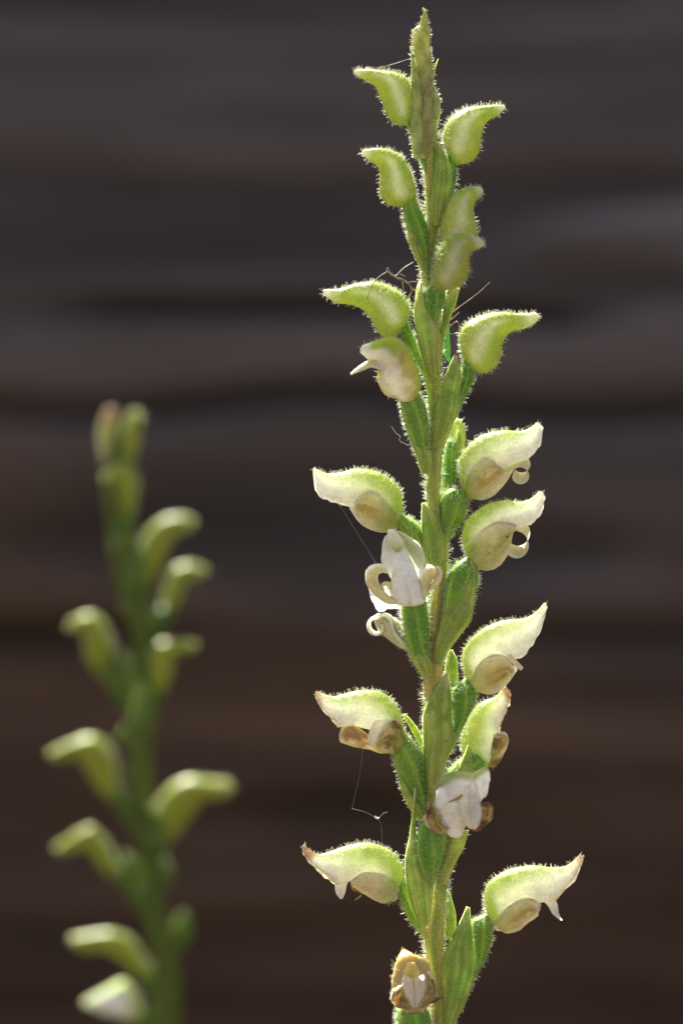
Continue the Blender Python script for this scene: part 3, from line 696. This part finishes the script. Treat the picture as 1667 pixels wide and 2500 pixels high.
# lowest left
open_flower(6, [(545, 660), (578, 590), (562, 500), (500, 430), (400, 393), (300, 400), (200, 432), (120, 452), (45, 405)],
    [(480, 700), (440, 660), (400, 605), (340, 570), (275, 592), (215, 592), (160, 552), (100, 505), (42, 445)], -0.2, -0.05, g0=0.42, brown=0.7,
    sep=([(555, 640), (500, 570), (430, 550), (360, 552), (300, 590)], [(520, 690), (470, 705), (420, 692), (360, 655), (305, 620)]), sepc=c_sep(51, (0.66, 0.46, 0.22), (0.82, 0.70, 0.50), wbase=0.2), sepd=0.95,
    lip=([(540, 640), (480, 600), (400, 570), (320, 590)], [(510, 700), (460, 708), (390, 675), (320, 630)]),
    curl=[([(345, 580), (300, 600), (305, 630), (345, 645), (350, 665), (318, 690)], [0.3, 0.35, 0.3, 0.25, 0.2, 0.1], None)], curlc=lambda S: mixc(BROWN, TAN, fbm(S.V, 1.5, 3, 2)),
    spikes=[([(250, 560), (240, 610), (240, 655), (246, 685)], [0.75, 0.62, 0.45, 0.12], -0.5)],
    ov=([(690, 900), (620, 820), (570, 730), (545, 650)], [(700, 850), (660, 780), (622, 670), (580, 570)]), light=0.35)
# lowest right
open_flower(6, [(1020, 770), (1005, 690), (1020, 620), (1070, 570), (1150, 530), (1260, 512), (1370, 522), (1450, 512), (1518, 452)],
    [(1060, 830), (1115, 800), (1165, 750), (1230, 710), (1300, 697), (1370, 682), (1430, 625), (1480, 575), (1532, 480)], 0.0, 0.0, g0=0.36, brown=0.55,
    sep=([(1050, 810), (1110, 750), (1170, 708), (1240, 685), (1300, 712)], [(1085, 852), (1130, 868), (1190, 852), (1250, 805), (1292, 775)]), sepc=c_sep(61, (0.56, 0.40, 0.15), (0.70, 0.55, 0.28), wbase=0.2), sdark=0.25, sepd=1.0,
    lip=([(1060, 810), (1130, 760), (1200, 720), (1280, 700)], [(1090, 856), (1140, 868), (1200, 845), (1285, 760)]),
    spikes=[([(1335, 680), (1365, 720), (1383, 765), (1415, 800)], [0.7, 0.5, 0.32, 0.1], -0.4)],
    ov=([(820, 1250), (900, 1100), (945, 1010), (935, 880), (940, 800), (1010, 765)], [(860, 1280), (930, 1150), (1000, 1020), (1040, 920), (1052, 840), (1050, 815)]), light=0.3)
# right, turned away, browning
open_flower(5, [(1050, 1075), (975, 970), (1000, 850), (1060, 740), (1120, 690), (1190, 665), (1245, 600)],
    [(1120, 1100), (1190, 1070), (1205, 960), (1205, 860), (1225, 780), (1255, 720), (1282, 650)], 2.2, 0.1, g0=0.5, brown=0.8, phi=[1, 1, 1, 0.95, 0.9, 0.8, 0.7], jag=6,
    sep=([(1130, 1060), (1160, 960), (1190, 895), (1240, 890), (1262, 930)], [(1140, 1095), (1190, 1085), (1230, 1030), (1255, 980), (1268, 945)]), sdark=0.7, crump=0.25,
    ov=([(850, 1240), (890, 1130), (960, 1050), (1040, 1010)], [(920, 1260), (980, 1190), (1060, 1140), (1115, 1095)]), ovy=1.2)

# --- flower half opened on the left
def half_open():
    sd = 300
    def col(S):
        a = np.abs(S.phi); nz = fbm(S.V, 0.8, sd, 3)
        c = mixc((0.55, 0.46, 0.12), (0.80, 0.74, 0.50), ss(0.35, 0.65, nz))
        c = mixc(c, WHITE, np.exp(-((a - 0.62) / 0.16) ** 2) * (1 - ss(0.3, 0.5, S.t)))
        c = mixc(c, GREEN, ss(0.42, 0.55, S.t) * (1 - ss(0.42, 0.60, a)))
        c = mixc(c, WHITE, ss(0.45, 0.6, S.t) * ss(0.42, 0.60, a))
        c = mixc(c, WHITE, ss(0.86, 1.0, S.t)); c = mixc(c, GREEN, (1 - ss(0.2, 0.32, a)) * 0.8 * (1 - ss(0.7, 0.95, S.t)))
        return c
    S = loft(3, [(700, 885), (722, 810), (700, 710), (660, 610), (590, 510), (520, 487), (430, 515), (345, 545)],
             [(560, 905), (480, 870), (437, 790), (437, 720), (430, 670), (415, 655), (375, 645), (330, 605)], -1.6, -0.35, 0.8, n=56, m=40, cap0=0.5, cap1=0.5, lump=0.12, seed=sd)
    o = put('flower', front, S, col, 'bud_tissue')
    R = ribbon(3, [(470, 680), (400, 655), (330, 685), (260, 738)], [0.5, 0.62, 0.5, 0.08], -2.9, [0.4, 0, -0.3, -0.5], (0.15, 0.8, 0.6), cup=0.5, n=30)
    R2 = ribbon(3, [(590, 600), (578, 640), (568, 690), (545, 730), (520, 735)], [0.15, 0.3, 0.3, 0.25, 0.1], -3.0, None, (0.7, 0.6, 0.1), n=24)
    V, Q, C = join([R, R2], [lambda S: mixc(CREAM, TAN, np.exp(-(S.phi / 0.6) ** 2) * 0.8), c_white(3)])
    add('lateral_sepal', o, R.V[0].mean(axis=0), V, Q, None, C, 'petal_tissue', solid=0.2)
    Sh = shell(3, [(440, 700), (430, 660), (440, 600), (470, 560), (500, 560)], [(530, 730), (550, 690), (560, 630), (560, 590), (540, 570)], -1.9, 0, 1.1, 0.3, 1, seed=5, crumple=0.2)
    put('petal', o, Sh, c_white(8, 0.4), 'hood_tissue')
    _, s2 = ovary(o, 3, [(760, 1400), (690, 1260), (640, 1140), (600, 1020), (580, 900)], [(790, 1380), (775, 1250), (772, 1090), (755, 950), (715, 865)], -1.0, light=0.25)
    hairs(o, [(S, 5.5, 0.12, 0.42, lambda S: 0.4 + 0.8 * (np.abs(S.phi) < 0.4)), s2], sd)
half_open()

# --- flower facing the viewer, in the middle, with two rolled sepals
def front_flower():
    sd = 330
    S = shell(4, [(545, 738), (500, 800), (482, 880), (490, 950), (545, 1050), (580, 1130)], [(556, 736), (640, 775), (712, 830), (748, 920), (735, 1010), (690, 1110)], -2.6, 0, -0.2, 1.3, -1, n=48, m=26, seed=sd, crumple=0.12, edge=5)
    def col(S):
        c = mixc(WHITE, (0.60, 0.66, 0.22), np.exp(-((S.phi - 0.55) / 0.35) ** 2) * (1 - ss(0.5, 0.8, S.t)) * 0.7); return c
    o = put('flower', front, S, col, 'hood_tissue')
    K = loft(4, [(520, 760), (518, 800), (535, 845), (560, 868)], [(575, 755), (608, 795), (625, 840), (605, 862)], -3.6, 0, 0.8, n=24, m=24, lump=0.05, seed=3)
    put('column', o, K, lambda S: mixc((0.80, 0.80, 0.60), (0.40, 0.50, 0.12), ss(0.35, 0.9, S.t) * 0.8), 'petal_tissue')
    Lp = loft(4, [(565, 870), (556, 950), (545, 1040), (530, 1110), (545, 1180)], [(635, 865), (680, 950), (712, 1040), (748, 1110), (752, 1180)], -3.4, 0, [0.6, 0.7, 0.8, 0.85, 0.8], n=44, m=48, cap0=0.5, cap1=0.35, lump=0.05, seed=7)
    k = np.exp(-((np.abs(Lp.phi - 0.52)) / 0.035) ** 2) * ss(0.3, 0.9, Lp.t); Lp.V[..., 1] += 0.5 * k; Lp.V[..., 2] += 0.35 * k * ss(0.85, 1, Lp.t)
    put('lip', o, Lp, c_white(12, 0.35), 'petal_tissue')
    for spines in ([([(590, 1190), (510, 1165), (448, 1105), (420, 1045), (440, 990), (490, 980), (528, 1005)], [0.35, 0.5, 0.62, 0.68, 0.62, 0.5, 0.25], 1.7),
                    ([(575, 1140), (530, 1085), (500, 1078), (486, 1100), (500, 1135), (540, 1165)], [0.3, 0.3, 0.25, 0.2, 0.2, 0.15], 1.8)],
                   [([(690, 1185), (735, 1140), (745, 1090), (765, 1030), (793, 985), (805, 968)], [0.35, 0.5, 0.55, 0.72, 0.80, 0.5], 1.3),
                    ([(745, 1100), (790, 1095), (825, 1060), (838, 1010), (820, 965)], [0.2, 0.3, 0.4, 0.4, 0.3], 1.2)]):
        parts, cols = [], []
        for spine, rr, dy in spines:
            Rb = tube(T(4, spine, np.full(len(spine), -3.6)), rr, 18, n=60)
            e = np.sqrt(np.clip(1 - np.linspace(-0.985, 1, 60) ** 12, 0.0, 1))[:, None, None] * 0.97 + 0.03
            Cc = Rb.V.mean(axis=1, keepdims=True); Rb.V = Cc + (Rb.V - Cc) * e * np.array([0.9, dy, 0.9]) * (1 + 0.35 * (fbm(Rb.V, 1.1, 6, 2) - 0.5))[..., None]
            parts.append(Rb); cols.append(c_sep(sd + len(parts), (0.55, 0.44, 0.17), (0.86, 0.76, 0.52), wbase=0.0))
        V, Q, C = join(parts, cols)
        add('lateral_sepal', o, parts[0].V[0].mean(axis=0), V, Q, None, C, 'petal_tissue')
    _, s2 = ovary(o, 4, [(740, 1640), (675, 1540), (630, 1430), (608, 1300), (598, 1170)], [(790, 1640), (778, 1500), (778, 1400), (772, 1290), (758, 1160)], -1.1, light=0.15)
    hairs(o, [(S, 2.5, 0.12, 0.35, lambda S: (S.phi > 0.3) * 1.0), s2], sd)
front_flower()
# --- rear left flower, mostly hidden, its rolled sepal showing
def rear_flower():
    sd = 350
    S = shell(4, [(590, 1060), (500, 1090), (430, 1100), (412, 1110)], [(640, 1240), (540, 1225), (470, 1240), (430, 1180)], 2.4, 0, 0, 0.5, 1, n=36, m=20, seed=sd, crumple=0.3, edge=6)
    o = put('flower', front, S, c_white(2, 0.1), 'petal_tissue', solid=0.2)
    R = ribbon(4, [(640, 1440), (580, 1370), (550, 1290), (505, 1262)] + ring(455, 1338, 62, -80, -400, 18, 0.72), [1.2, 1.1, 0.9, 0.8] + [0.8] * 18 + [0.5], 2.0, None, (0.12, 1, 0.1), n=80, m=12, cup=0.15)
    B = loft(4, [(650, 1380), (580, 1300), (530, 1275), (480, 1268)], [(650, 1480), (600, 1462), (550, 1430), (505, 1395)], 2.2, 0, 0.7, n=30, m=24, lump=0.1, seed=5)
    V, Q, C = join([R, B], [c_sep(sd, TAN2, CREAM, wbase=0.0), lambda S: mixc(CREAM, TAN, fbm(S.V, 0.9, 7, 3) * 0.7)])
    add('lateral_sepal', o, R.V[0].mean(axis=0), V, Q, None, C, 'petal_tissue', solid=0.2)
    Ov = ovary(o, 4, [(740, 1620), (690, 1520), (640, 1380), (620, 1200)], [(790, 1600), (760, 1480), (740, 1340), (720, 1180)], 1.2)
    hairs(o, [Ov[1], (B, 6, 0.12, 0.35, None)], sd)
rear_flower()

# --- nodding flower with brown sides, lower front
def nodding_flower():
    sd = 370
    S = loft(5, [(800, 1290), (815, 1210), (860, 1145), (950, 1118), (1040, 1128), (1110, 1098), (1140, 1105)], [(830, 1420), (900, 1400), (970, 1370), (1030, 1330), (1080, 1310), (1130, 1260), (1150, 1180)], -2.8, -0.15, 0.75, phi=[1, 0.95, 0.85, 0.75, 0.68, 0.6, 0.55], n=60, m=40, cap0=0.5, cap1=0.2, jag=8, lump=0.1, seed=sd)
    o = put('flower', front, S, lambda S: mixc(WHITE, (0.42, 0.47, 0.18), 1 - ss(0.22, 0.36, np.abs(S.phi) + 0.1 * ss(0.6, 1, S.t))), 'hood_tissue')
    Lp = loft(5, [(815, 1270), (812, 1350), (838, 1440), (880, 1490)], [(985, 1250), (1003, 1350), (1008, 1440), (985, 1492)], -3.6, 0, 0.62, n=36, m=30, lump=0.08, seed=6)
    put('lip', o, Lp, c_white(4, 0.6), 'petal_tissue')
    Pt = shell(5, [(990, 1210), (968, 1330), (985, 1420), (1020, 1470), (1045, 1478)], [(1070, 1190), (1092, 1320), (1098, 1410), (1075, 1465), (1052, 1480)], -4.2, 0, 0.35, 0.5, 1, n=30, m=16, seed=6, crumple=0.1)
    Ed = ribbon(5, [(1075, 1140), (1050, 1190), (1000, 1250), (950, 1290), (890, 1312)], [0.16, 0.2, 0.2, 0.18, 0.05], -4.9, [1.2, 0.8, 0.2, 0.2, 0.3], (0.3, 0.3, 1), n=30)
    V, Q, C = join([Pt, Ed], [lambda S: mixc(WHITE, TAN2, np.exp(-((S.phi + 0.1) / 0.12) ** 2) * 0.6), TAN])
    add('petal', o, Pt.V[0].mean(axis=0), V, Q, None, C, 'hood_tissue', solid=0.05)
    for (U, L, sg) in (([(770, 1305), (755, 1360), (748, 1430), (790, 1490), (840, 1510)], [(795, 1325), (830, 1370), (865, 1420), (890, 1470), (885, 1500)], 1),
                       ([(1085, 1310), (1100, 1360), (1090, 1420), (1060, 1470), (1045, 1490)], [(1140, 1305), (1160, 1350), (1168, 1390), (1130, 1450), (1085, 1492)], 1)):
        Ss = shell(5, U, L, -3.6, 0, 0.5, 0.5, sg, n=30, m=18, crumple=0.55, seed=sd + int(U[0][0]), edge=10)
        put('lateral_sepal', o, Ss, c_sep(sd, TAN, TAN2, wbase=0, dark=0.85), 'sepal_tissue', solid=0.03)
    _, s2 = ovary(o, 6, [(720, 640), (660, 540), (638, 470), (640, 380), (660, 300)], [(735, 620), (765, 520), (790, 430), (800, 350), (790, 300)], -1.7, light=0.1)
    hairs(o, [(S, 4, 0.12, 0.35, lambda S: (np.abs(S.phi) < 0.3) * 1.0 + 0.05), s2], sd)
nodding_flower()

# --- small withered flower facing the viewer at the bottom
def withered_flower():
    sd = 390
    S = shell(6, [(563, 938), (545, 1010), (532, 1080), (540, 1150), (570, 1220)], [(570, 938), (640, 990), (690, 1060), (715, 1120), (690, 1200)], -2.6, 0, 0.0, 1.0, -1, n=44, m=24, crumple=0.25, seed=sd, edge=5)
    def col(S):
        return mixc((0.84, 0.74, 0.50), TAN, np.clip(ss(0.72, 1.0, np.abs(S.phi)) + (1 - ss(0.1, 0.3, S.t)) * 0.6, 0, 1))
    o = put('flower', front, S, col, 'hood_tissue')
    K = loft(6, [(590, 1040), (575, 1080), (610, 1115)], [(645, 1040), (668, 1080), (645, 1115)], -3.1, 0, 0.7, n=20, m=20)
    put('column', o, K, (0.72, 0.55, 0.16), 'petal_tissue')
    for U, L in (([(575, 1085), (565, 1140), (585, 1200), (625, 1262)], [(625, 1110), (632, 1160), (634, 1210), (636, 1262)]), ([(632, 1110), (634, 1160), (636, 1210), (638, 1262)], [(690, 1080), (692, 1140), (682, 1200), (648, 1262)])):
        put('lip', o, shell(6, U, L, -3.3, 0, 0.3, 0.55, 1, n=30, m=16, crumple=0.1, seed=5), c_white(9, 0.3), 'hood_tissue')
    for U, L in (([(545, 1145), (520, 1170), (505, 1215), (540, 1258), (600, 1275)], [(575, 1145), (585, 1190), (600, 1230), (620, 1255), (630, 1272)]), ([(690, 1120), (682, 1170), (676, 1210), (665, 1245), (640, 1275)], [(735, 1110), (748, 1160), (755, 1210), (720, 1250), (660, 1276)])):
        put('lateral_sepal', o, shell(6, U, L, -3.0, 0, 0.35, 0.6, 1, n=30, m=18, crumple=0.35, seed=int(U[0][0]), edge=5), c_sep(sd, TAN, TAN2, wbase=0, dark=0.9), 'sepal_tissue', solid=0.03)
    B = loft(6, [(525, 1060), (512, 1130), (520, 1200), (560, 1262)], [(720, 1060), (735, 1130), (745, 1200), (700, 1262)], -2.0, 0, 0.5, n=30, m=30, lump=0.15, seed=8)
    put('lateral_sepal', o, B, lambda S: mixc((0.62, 0.52, 0.24), TAN, fbm(S.V, 1, 4, 3)), 'petal_tissue')
    Rg = ribbon(6, [(705, 1070), (725, 1090), (735, 1140), (700, 1140), (690, 1120)], [0.25, 0.3, 0.3, 0.25, 0.1], -3.2, None, (0.2, 1, 0.2), n=24)
    put('petal', o, Rg, TAN2, 'petal_tissue', solid=0.2)
    _, s2 = ovary(o, 6, [(580, 1900), (545, 1600), (535, 1420), (540, 1290), (580, 1250)], [(770, 1900), (745, 1600), (728, 1420), (718, 1300), (690, 1250)], -1.2, light=0.1)
    hairs(o, [(B, 7, 0.15, 0.5, None), s2], sd)
withered_flower()

# --- bracts of the lower part
bract(4, [(775, 980), (742, 900), (734, 800), (733, 690), (738, 575)], [(850, 960), (880, 870), (862, 760), (820, 660), (746, 580)], 0.0, d=[0.1, 0.3, 0.6, 0.9], bulge=[1.0, 0.95, 0.7, 0.3])
bract(4, [(790, 1560), (812, 1430), (850, 1300), (885, 1180), (960, 1080), (1020, 990), (1042, 915)], [(850, 1570), (890, 1490), (955, 1400), (1032, 1290), (1052, 1140), (1058, 1000), (1048, 920)], 0.0, d=[0.1, 0.3, 0.6, 0.9], bulge=[1.0, 0.95, 0.7, 0.3])
bract(4, [(735, 1640), (675, 1540), (645, 1470), (640, 1420)], [(795, 1640), (780, 1540), (720, 1480), (650, 1424)], -1.3, bulge=0.4)
bract(5, [(768, 1260), (752, 1080), (742, 900), (748, 760), (800, 640), (885, 515)], [(815, 1260), (880, 1050), (940, 930), (915, 820), (908, 640), (890, 518)], 0.0, d=[0.1, 0.3, 0.6, 0.9], bulge=[1.0, 0.95, 0.7, 0.3])
bract(5, [(872, 560), (880, 480), (888, 420), (908, 372)], [(955, 600), (948, 500), (945, 440), (918, 372)], 1.6, bulge=0.4)
bract(5, [(690, 1400), (620, 1260), (592, 1160), (590, 1120)], [(765, 1400), (690, 1300), (630, 1200), (596, 1122)], -0.9, bulge=0.4)
bract(5, [(745, 1010), (690, 900), (640, 810), (620, 765)], [(752, 960), (715, 880), (665, 810), (626, 768)], 1.0, bulge=0.3)
bract(5, [(900, 1160), (960, 1090), (1000, 1010), (1018, 960)], [(1000, 1170), (1040, 1130), (1045, 1080), (1024, 962)], 0.6, bulge=0.4)
bract(6, [(680, 860), (620, 700), (592, 560), (592, 450), (618, 320), (628, 200), (636, 95)], [(712, 800), (725, 680), (722, 590), (670, 500), (640, 350), (634, 205), (641, 96)], -1.35, bulge=0.7)
bract(6, [(740, 620), (770, 500), (800, 400), (815, 330)], [(805, 600), (850, 490), (895, 400), (918, 320)], -0.9, bulge=0.5, tan=0.3)
bract(6, [(800, 900), (796, 780), (802, 700), (808, 640)], [(852, 880), (852, 800), (838, 720), (814, 645)], 0.8, bulge=0.4)
bract(6, [(770, 1500), (778, 1350), (782, 1200), (780, 1060), (810, 940), (870, 830), (915, 728)], [(820, 1500), (845, 1350), (900, 1240), (955, 1080), (942, 960), (935, 840), (922, 730)], 0.0, d=[0.1, 0.3, 0.6, 0.9], bulge=[1.0, 0.95, 0.7, 0.3])

# ------------------------------------------------------------------ the second spike, farther back, all buds
b2 = T(0, (410, 2500), Y2)
back = thing('orchid_spike', 'shorter orchid spike of closed green buds growing behind the flowering one', 'orchid', (b2[0], Y2, 0))
def z2(z, u, v): x0, y0, s = ZONES[z]; return (x0 + u * s, y0 + v * s)
sp2 = [(*z2(7, 600, 200), 8), (*z2(7, 610, 420), 28), (*z2(7, 610, 800), 30), (*z2(7, 620, 1000), 26), (*z2(7, 670, 1300), 28), (*z2(7, 770, 1600), 30), (*z2(7, 800, 1900), 24), (*z2(7, 790, 2250), 28),
       (*z2(8, 800, 250), 24), (*z2(8, 770, 600), 26), (*z2(8, 790, 900), 28), (*z2(8, 850, 1200), 26), (*z2(8, 870, 1500), 28), (*z2(8, 940, 1800), 30), (*z2(8, 970, 2100), 34), (*z2(8, 960, 2350), 36)]
stem2, stem2S = build_stem(back, sp2, [(b2[0] + 0.5, Y2, 70, 1.5), (b2[0], Y2, 30, 1.7), (b2[0], Y2, -6, 1.8)], lambda y: Y2, 14, tan=0.15, dim=(0.24, 0.28, 0.06), n=200, m=20)  # dim puts the shade on this stem into its colour
hairs(stem2, [(stem2S, 0.3, 0.25, 0.5, lambda S: (S.V[..., 2] > 92) * 1.0)], 13)
def b2ud(z, U, L, y, ov, sl=0.0, c=None):
    U, L = cr(U, 24), cr(L, 24); M = (U + L) / 2; U, L = M + (U - M) * 0.86, M + (L - M) * 0.86
    bud(back, z, U, L, Y2 + y, sl, ov, Y2 + y * 0.5, dens=4, colf=c or (lambda S: c_bud(int(U[0][0]), dark=0.45, whit=0.1)(S) * np.array([1.05, 1.05, 0.25])), mat='back_bud_tissue')  # bud colour darkened all over to stand for shade
c_br = lambda S: mixc((0.45, 0.25, 0.08), (0.5, 0.5, 0.14), ss(0.1, 0.6, 1 - S.t))
b2ud(7, [(620, 460), (640, 300), (655, 190), (720, 130)], [(760, 460), (775, 320), (795, 230), (775, 150)], -0.8, None)
b2ud(7, [(500, 480), (470, 320), (490, 190), (535, 120)], [(640, 480), (640, 340), (620, 250), (600, 140)], 0.0, None, c=c_br)
b2ud(7, [(740, 820), (765, 620), (720, 520), (650, 488), (570, 520), (515, 590)], [(640, 880), (610, 740), (585, 660), (565, 645), (535, 645), (508, 630)], -2.0, ([(560, 1100), (590, 960), (640, 840)], [(690, 1100), (720, 960), (735, 830)]))
b2ud(7, [(740, 1330), (750, 1180), (790, 1030), (860, 935), (960, 880), (1080, 868), (1150, 895)], [(870, 1340), (930, 1250), (970, 1150), (1010, 1060), (1060, 1015), (1120, 1000), (1158, 955)], -0.8, ([(640, 1550), (670, 1430), (740, 1310)], [(760, 1560), (830, 1450), (880, 1330)]))
b2ud(7, [(900, 1560), (950, 1400), (985, 1270), (1050, 1225), (1130, 1213), (1220, 1240)], [(1010, 1600), (1070, 1480), (1100, 1385), (1140, 1355), (1190, 1335), (1242, 1290)], 1.0, ([(750, 1850), (830, 1700), (900, 1550)], [(860, 1850), (960, 1700), (1020, 1580)]))
b2ud(7, [(520, 1980), (590, 1820), (555, 1670), (480, 1590), (400, 1570), (320, 1600), (260, 1650)], [(450, 2010), (385, 1920), (365, 1820), (360, 1745), (335, 1725), (300, 1715), (262, 1690)], 0.0, ([(680, 2330), (580, 2160), (470, 2000)], [(740, 2300), (660, 2120), (560, 1950)]))
b2ud(7, [(840, 2110), (830, 1970), (830, 1860), (880, 1785), (980, 1760), (1080, 1768), (1160, 1790)], [(960, 2120), (1015, 2010), (1020, 1930), (1050, 1890), (1090, 1875), (1130, 1862), (1172, 1830)], -2.0, ([(750, 2420), (760, 2280), (830, 2090)], [(850, 2420), (900, 2280), (965, 2100)]))
b2ud(8, [(640, 700), (625, 580), (600, 420), (540, 320), (440, 268), (320, 298), (200, 350), (125, 390)], [(530, 740), (440, 650), (370, 540), (320, 475), (270, 462), (210, 470), (130, 440)], 0.0, ([(730, 980), (650, 880), (550, 730)], [(790, 960), (720, 820), (650, 680)]))
b2ud(8, [(840, 990), (850, 850), (920, 690), (1020, 605), (1130, 570), (1260, 588), (1390, 600)], [(980, 1060), (1100, 950), (1180, 840), (1230, 775), (1290, 750), (1350, 750), (1422, 690)], -0.5, ([(790, 1350), (800, 1180), (850, 980)], [(890, 1330), (940, 1180), (985, 1040)]))
b2ud(8, [(640, 1250), (570, 1080), (480, 965), (420, 918), (330, 958), (240, 1018), (165, 1070)], [(570, 1310), (480, 1240), (420, 1165), (380, 1120), (330, 1115), (270, 1135), (190, 1125)], 0.0, ([(810, 1600), (700, 1450), (580, 1300)], [(870, 1560), (760, 1370), (650, 1240)]))
b2ud(8, [(880, 1980), (800, 1850), (720, 1735), (600, 1680), (480, 1678), (370, 1700), (290, 1720)], [(780, 2020), (660, 1920), (560, 1860), (480, 1835), (420, 1842), (350, 1840), (288, 1780)], -0.5, ([(900, 2300), (850, 2150), (790, 2010)], [(980, 2280), (930, 2120), (880, 1970)]))
b2ud(8, [(780, 2230), (730, 2090), (650, 2020), (560, 2070), (460, 2130), (375, 2180)], [(700, 2350), (630, 2325), (560, 2315), (500, 2295), (430, 2255), (378, 2220)], -1.2, ([(900, 2560), (820, 2450), (710, 2340)], [(960, 2500), (880, 2350), (790, 2230)]), c=c_hood(77, 0.3))
for z, U, L, y in ((7, [(640, 1400), (680, 1260), (740, 1150), (770, 1090)], [(760, 1400), (810, 1280), (820, 1180), (778, 1095)], -2.2),
                   (7, [(640, 2080), (610, 2000), (620, 1930), (650, 1860)], [(730, 2080), (725, 2000), (700, 1920), (656, 1862)], -1.8),
                   (7, [(720, 2420), (730, 2250), (770, 2130), (810, 2050)], [(830, 2420), (865, 2250), (860, 2150), (818, 2052)], -2.6),
                   (8, [(640, 330), (620, 280), (650, 220), (690, 205)], [(760, 340), (765, 280), (740, 225), (698, 206)], -1.8),
                   (8, [(680, 1340), (640, 1250), (640, 1180), (670, 1120)], [(790, 1340), (770, 1240), (740, 1180), (676, 1122)], -1.8),
                   (8, [(820, 1070), (815, 980), (850, 900), (890, 840)], [(930, 1070), (945, 990), (940, 910), (898, 842)], -1.8),
                   (8, [(960, 1850), (1000, 1700), (1040, 1600), (1080, 1540)], [(1060, 1850), (1130, 1720), (1120, 1620), (1086, 1542)], 1.5),
                   (8, [(900, 1350), (890, 1280), (920, 1210), (950, 1180)], [(980, 1350), (1000, 1280), (990, 1210), (956, 1182)], 1.0)):
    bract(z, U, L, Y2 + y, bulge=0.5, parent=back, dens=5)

# ------------------------------------------------------------------ small things caught on the front spike
def tubes(parent, name, mat, items, origin=None):
    out = []
    for zone, pts, ys, r0, r1 in items:
        P = T(zone, pts, np.array(ys) if np.ndim(ys) else np.full(len(pts), ys))
        S = tube(P, np.linspace(r0, r1, len(pts)), 7, n=max(14, len(pts) * 6))
        rr = 1 + 0.25 * (fbm(S.V, 2.5, 3, 2) - 0.5)
        C = S.V.mean(axis=1, keepdims=True); S.V = C + (S.V - C) * rr[..., None]
        o = add(name, parent, S.V[0].mean(axis=0), S.P(), S.faces(), None, None, mat)
        out.append(o)
    return out
ins = thing('insect', 'bright green insect with long thin legs clinging to the back of the stem', 'insect', T(3, (890, 460), 1.4))
A = loft(3, [(850, 330), (862, 400), (858, 490), (866, 590), (895, 652)], [(895, 330), (906, 400), (912, 500), (918, 590), (913, 657)], 1.6, 0, 0.8, n=30, m=20, cap0=0.8, cap1=0.6)
put('body', ins, A, None if False else (0.1, 0.5, 0.2), 'insect_green')
tubes(ins, 'leg', 'insect_leg', [(3, [(880, 400), (930, 370), (975, 330)], [1.2, 0.6, 0.2], 0.07, 0.05), (3, [(900, 470), (930, 475), (960, 468), (990, 466)], [1.0, 0.4, 0.2, 0.2], 0.05, 0.03), (3, [(900, 440), (940, 400), (965, 395), (978, 440)], [1.2, 0.6, 0.2, 0.1], 0.05, 0.03)])
tubes(ins, 'antenna', 'insect_leg', [(3, [(880, 370), (970, 300), (1090, 212), (1177, 132)], [1.4, 0.5, 0.0, -0.4], 0.06, 0.03), (3, [(760, 130), (690, 128), (640, 132)], [1.2, 0.8, 0.6], 0.045, 0.03)])
deb = thing('dry_fibre', 'tangle of dry brown fibres caught above the left bud', 'fibre', T(3, (640, 200), -0.2))
tubes(deb, 'strand', 'fibre', [(3, [(495, 52), (545, 92), (600, 118), (648, 150), (660, 200), (622, 245)], -0.8, 0.12, 0.07), (3, [(365, 248), (395, 170), (430, 112), (500, 62)], [-1.6, -1.2, -0.9, -0.8], 0.035, 0.05),
    (3, [(600, 128), (606, 180), (598, 232)], -0.7, 0.06, 0.03), (3, [(560, 90), (610, 40), (672, 0)], [-0.8, -0.5, 0.0], 0.07, 0.03), (3, [(545, 92), (585, 80), (620, 95)], -0.7, 0.05, 0.03), (3, [(640, 140), (680, 190), (700, 240)], [-0.8, -0.7, -0.6], 0.05, 0.03), (3, [(520, 70), (505, 40), (490, 50)], -0.8, 0.06, 0.03)])
def thread(label, items):
    zone, pts, ys, r = items[0]
    t = None
    VV, QQ, k = [], [], 0
    for zone, pts, ys, r in items:
        S = tube(T(zone, pts, np.full(len(pts), float(ys))), np.full(len(pts), r), 5, n=len(pts) * 8); VV.append(S.P()); QQ.append(S.faces() + k); k += len(VV[-1])
    o = add('spider_thread', None, VV[0][0], np.vstack(VV), np.vstack(QQ), None, None, 'silk')
    tag(o, label, 'spider thread')
thread('taut fine spider thread between the topmost left bud and the stem tip', [(1, [(240, 585), (420, 548), (640, 480)], -0.6, 0.005)])
thread('fine spider thread slanting under the upper left open flower to the front flower', [(4, [(205, 560), (320, 740), (450, 950)], -0.8, 0.007)])
thread('loose web strands with a white knot hanging from the browning left flower', [(5, [(372, 960), (350, 1130), (310, 1310), (300, 1350)], -0.5, 0.005), (5, [(300, 1350), (390, 1375), (455, 1408), (490, 1385), (520, 1370)], -0.5, 0.008), (5, [(455, 1408), (482, 1460), (488, 1600), (490, 1690)], -0.5, 0.006), (5, [(440, 1398), (452, 1408), (468, 1412)], -0.5, 0.10)])
thread('thin curled silk strand beside the ovary of the half open flower', [(3, [(528, 1085), (560, 1130), (585, 1150), (582, 1178), (640, 1210)], -0.9, 0.022)])
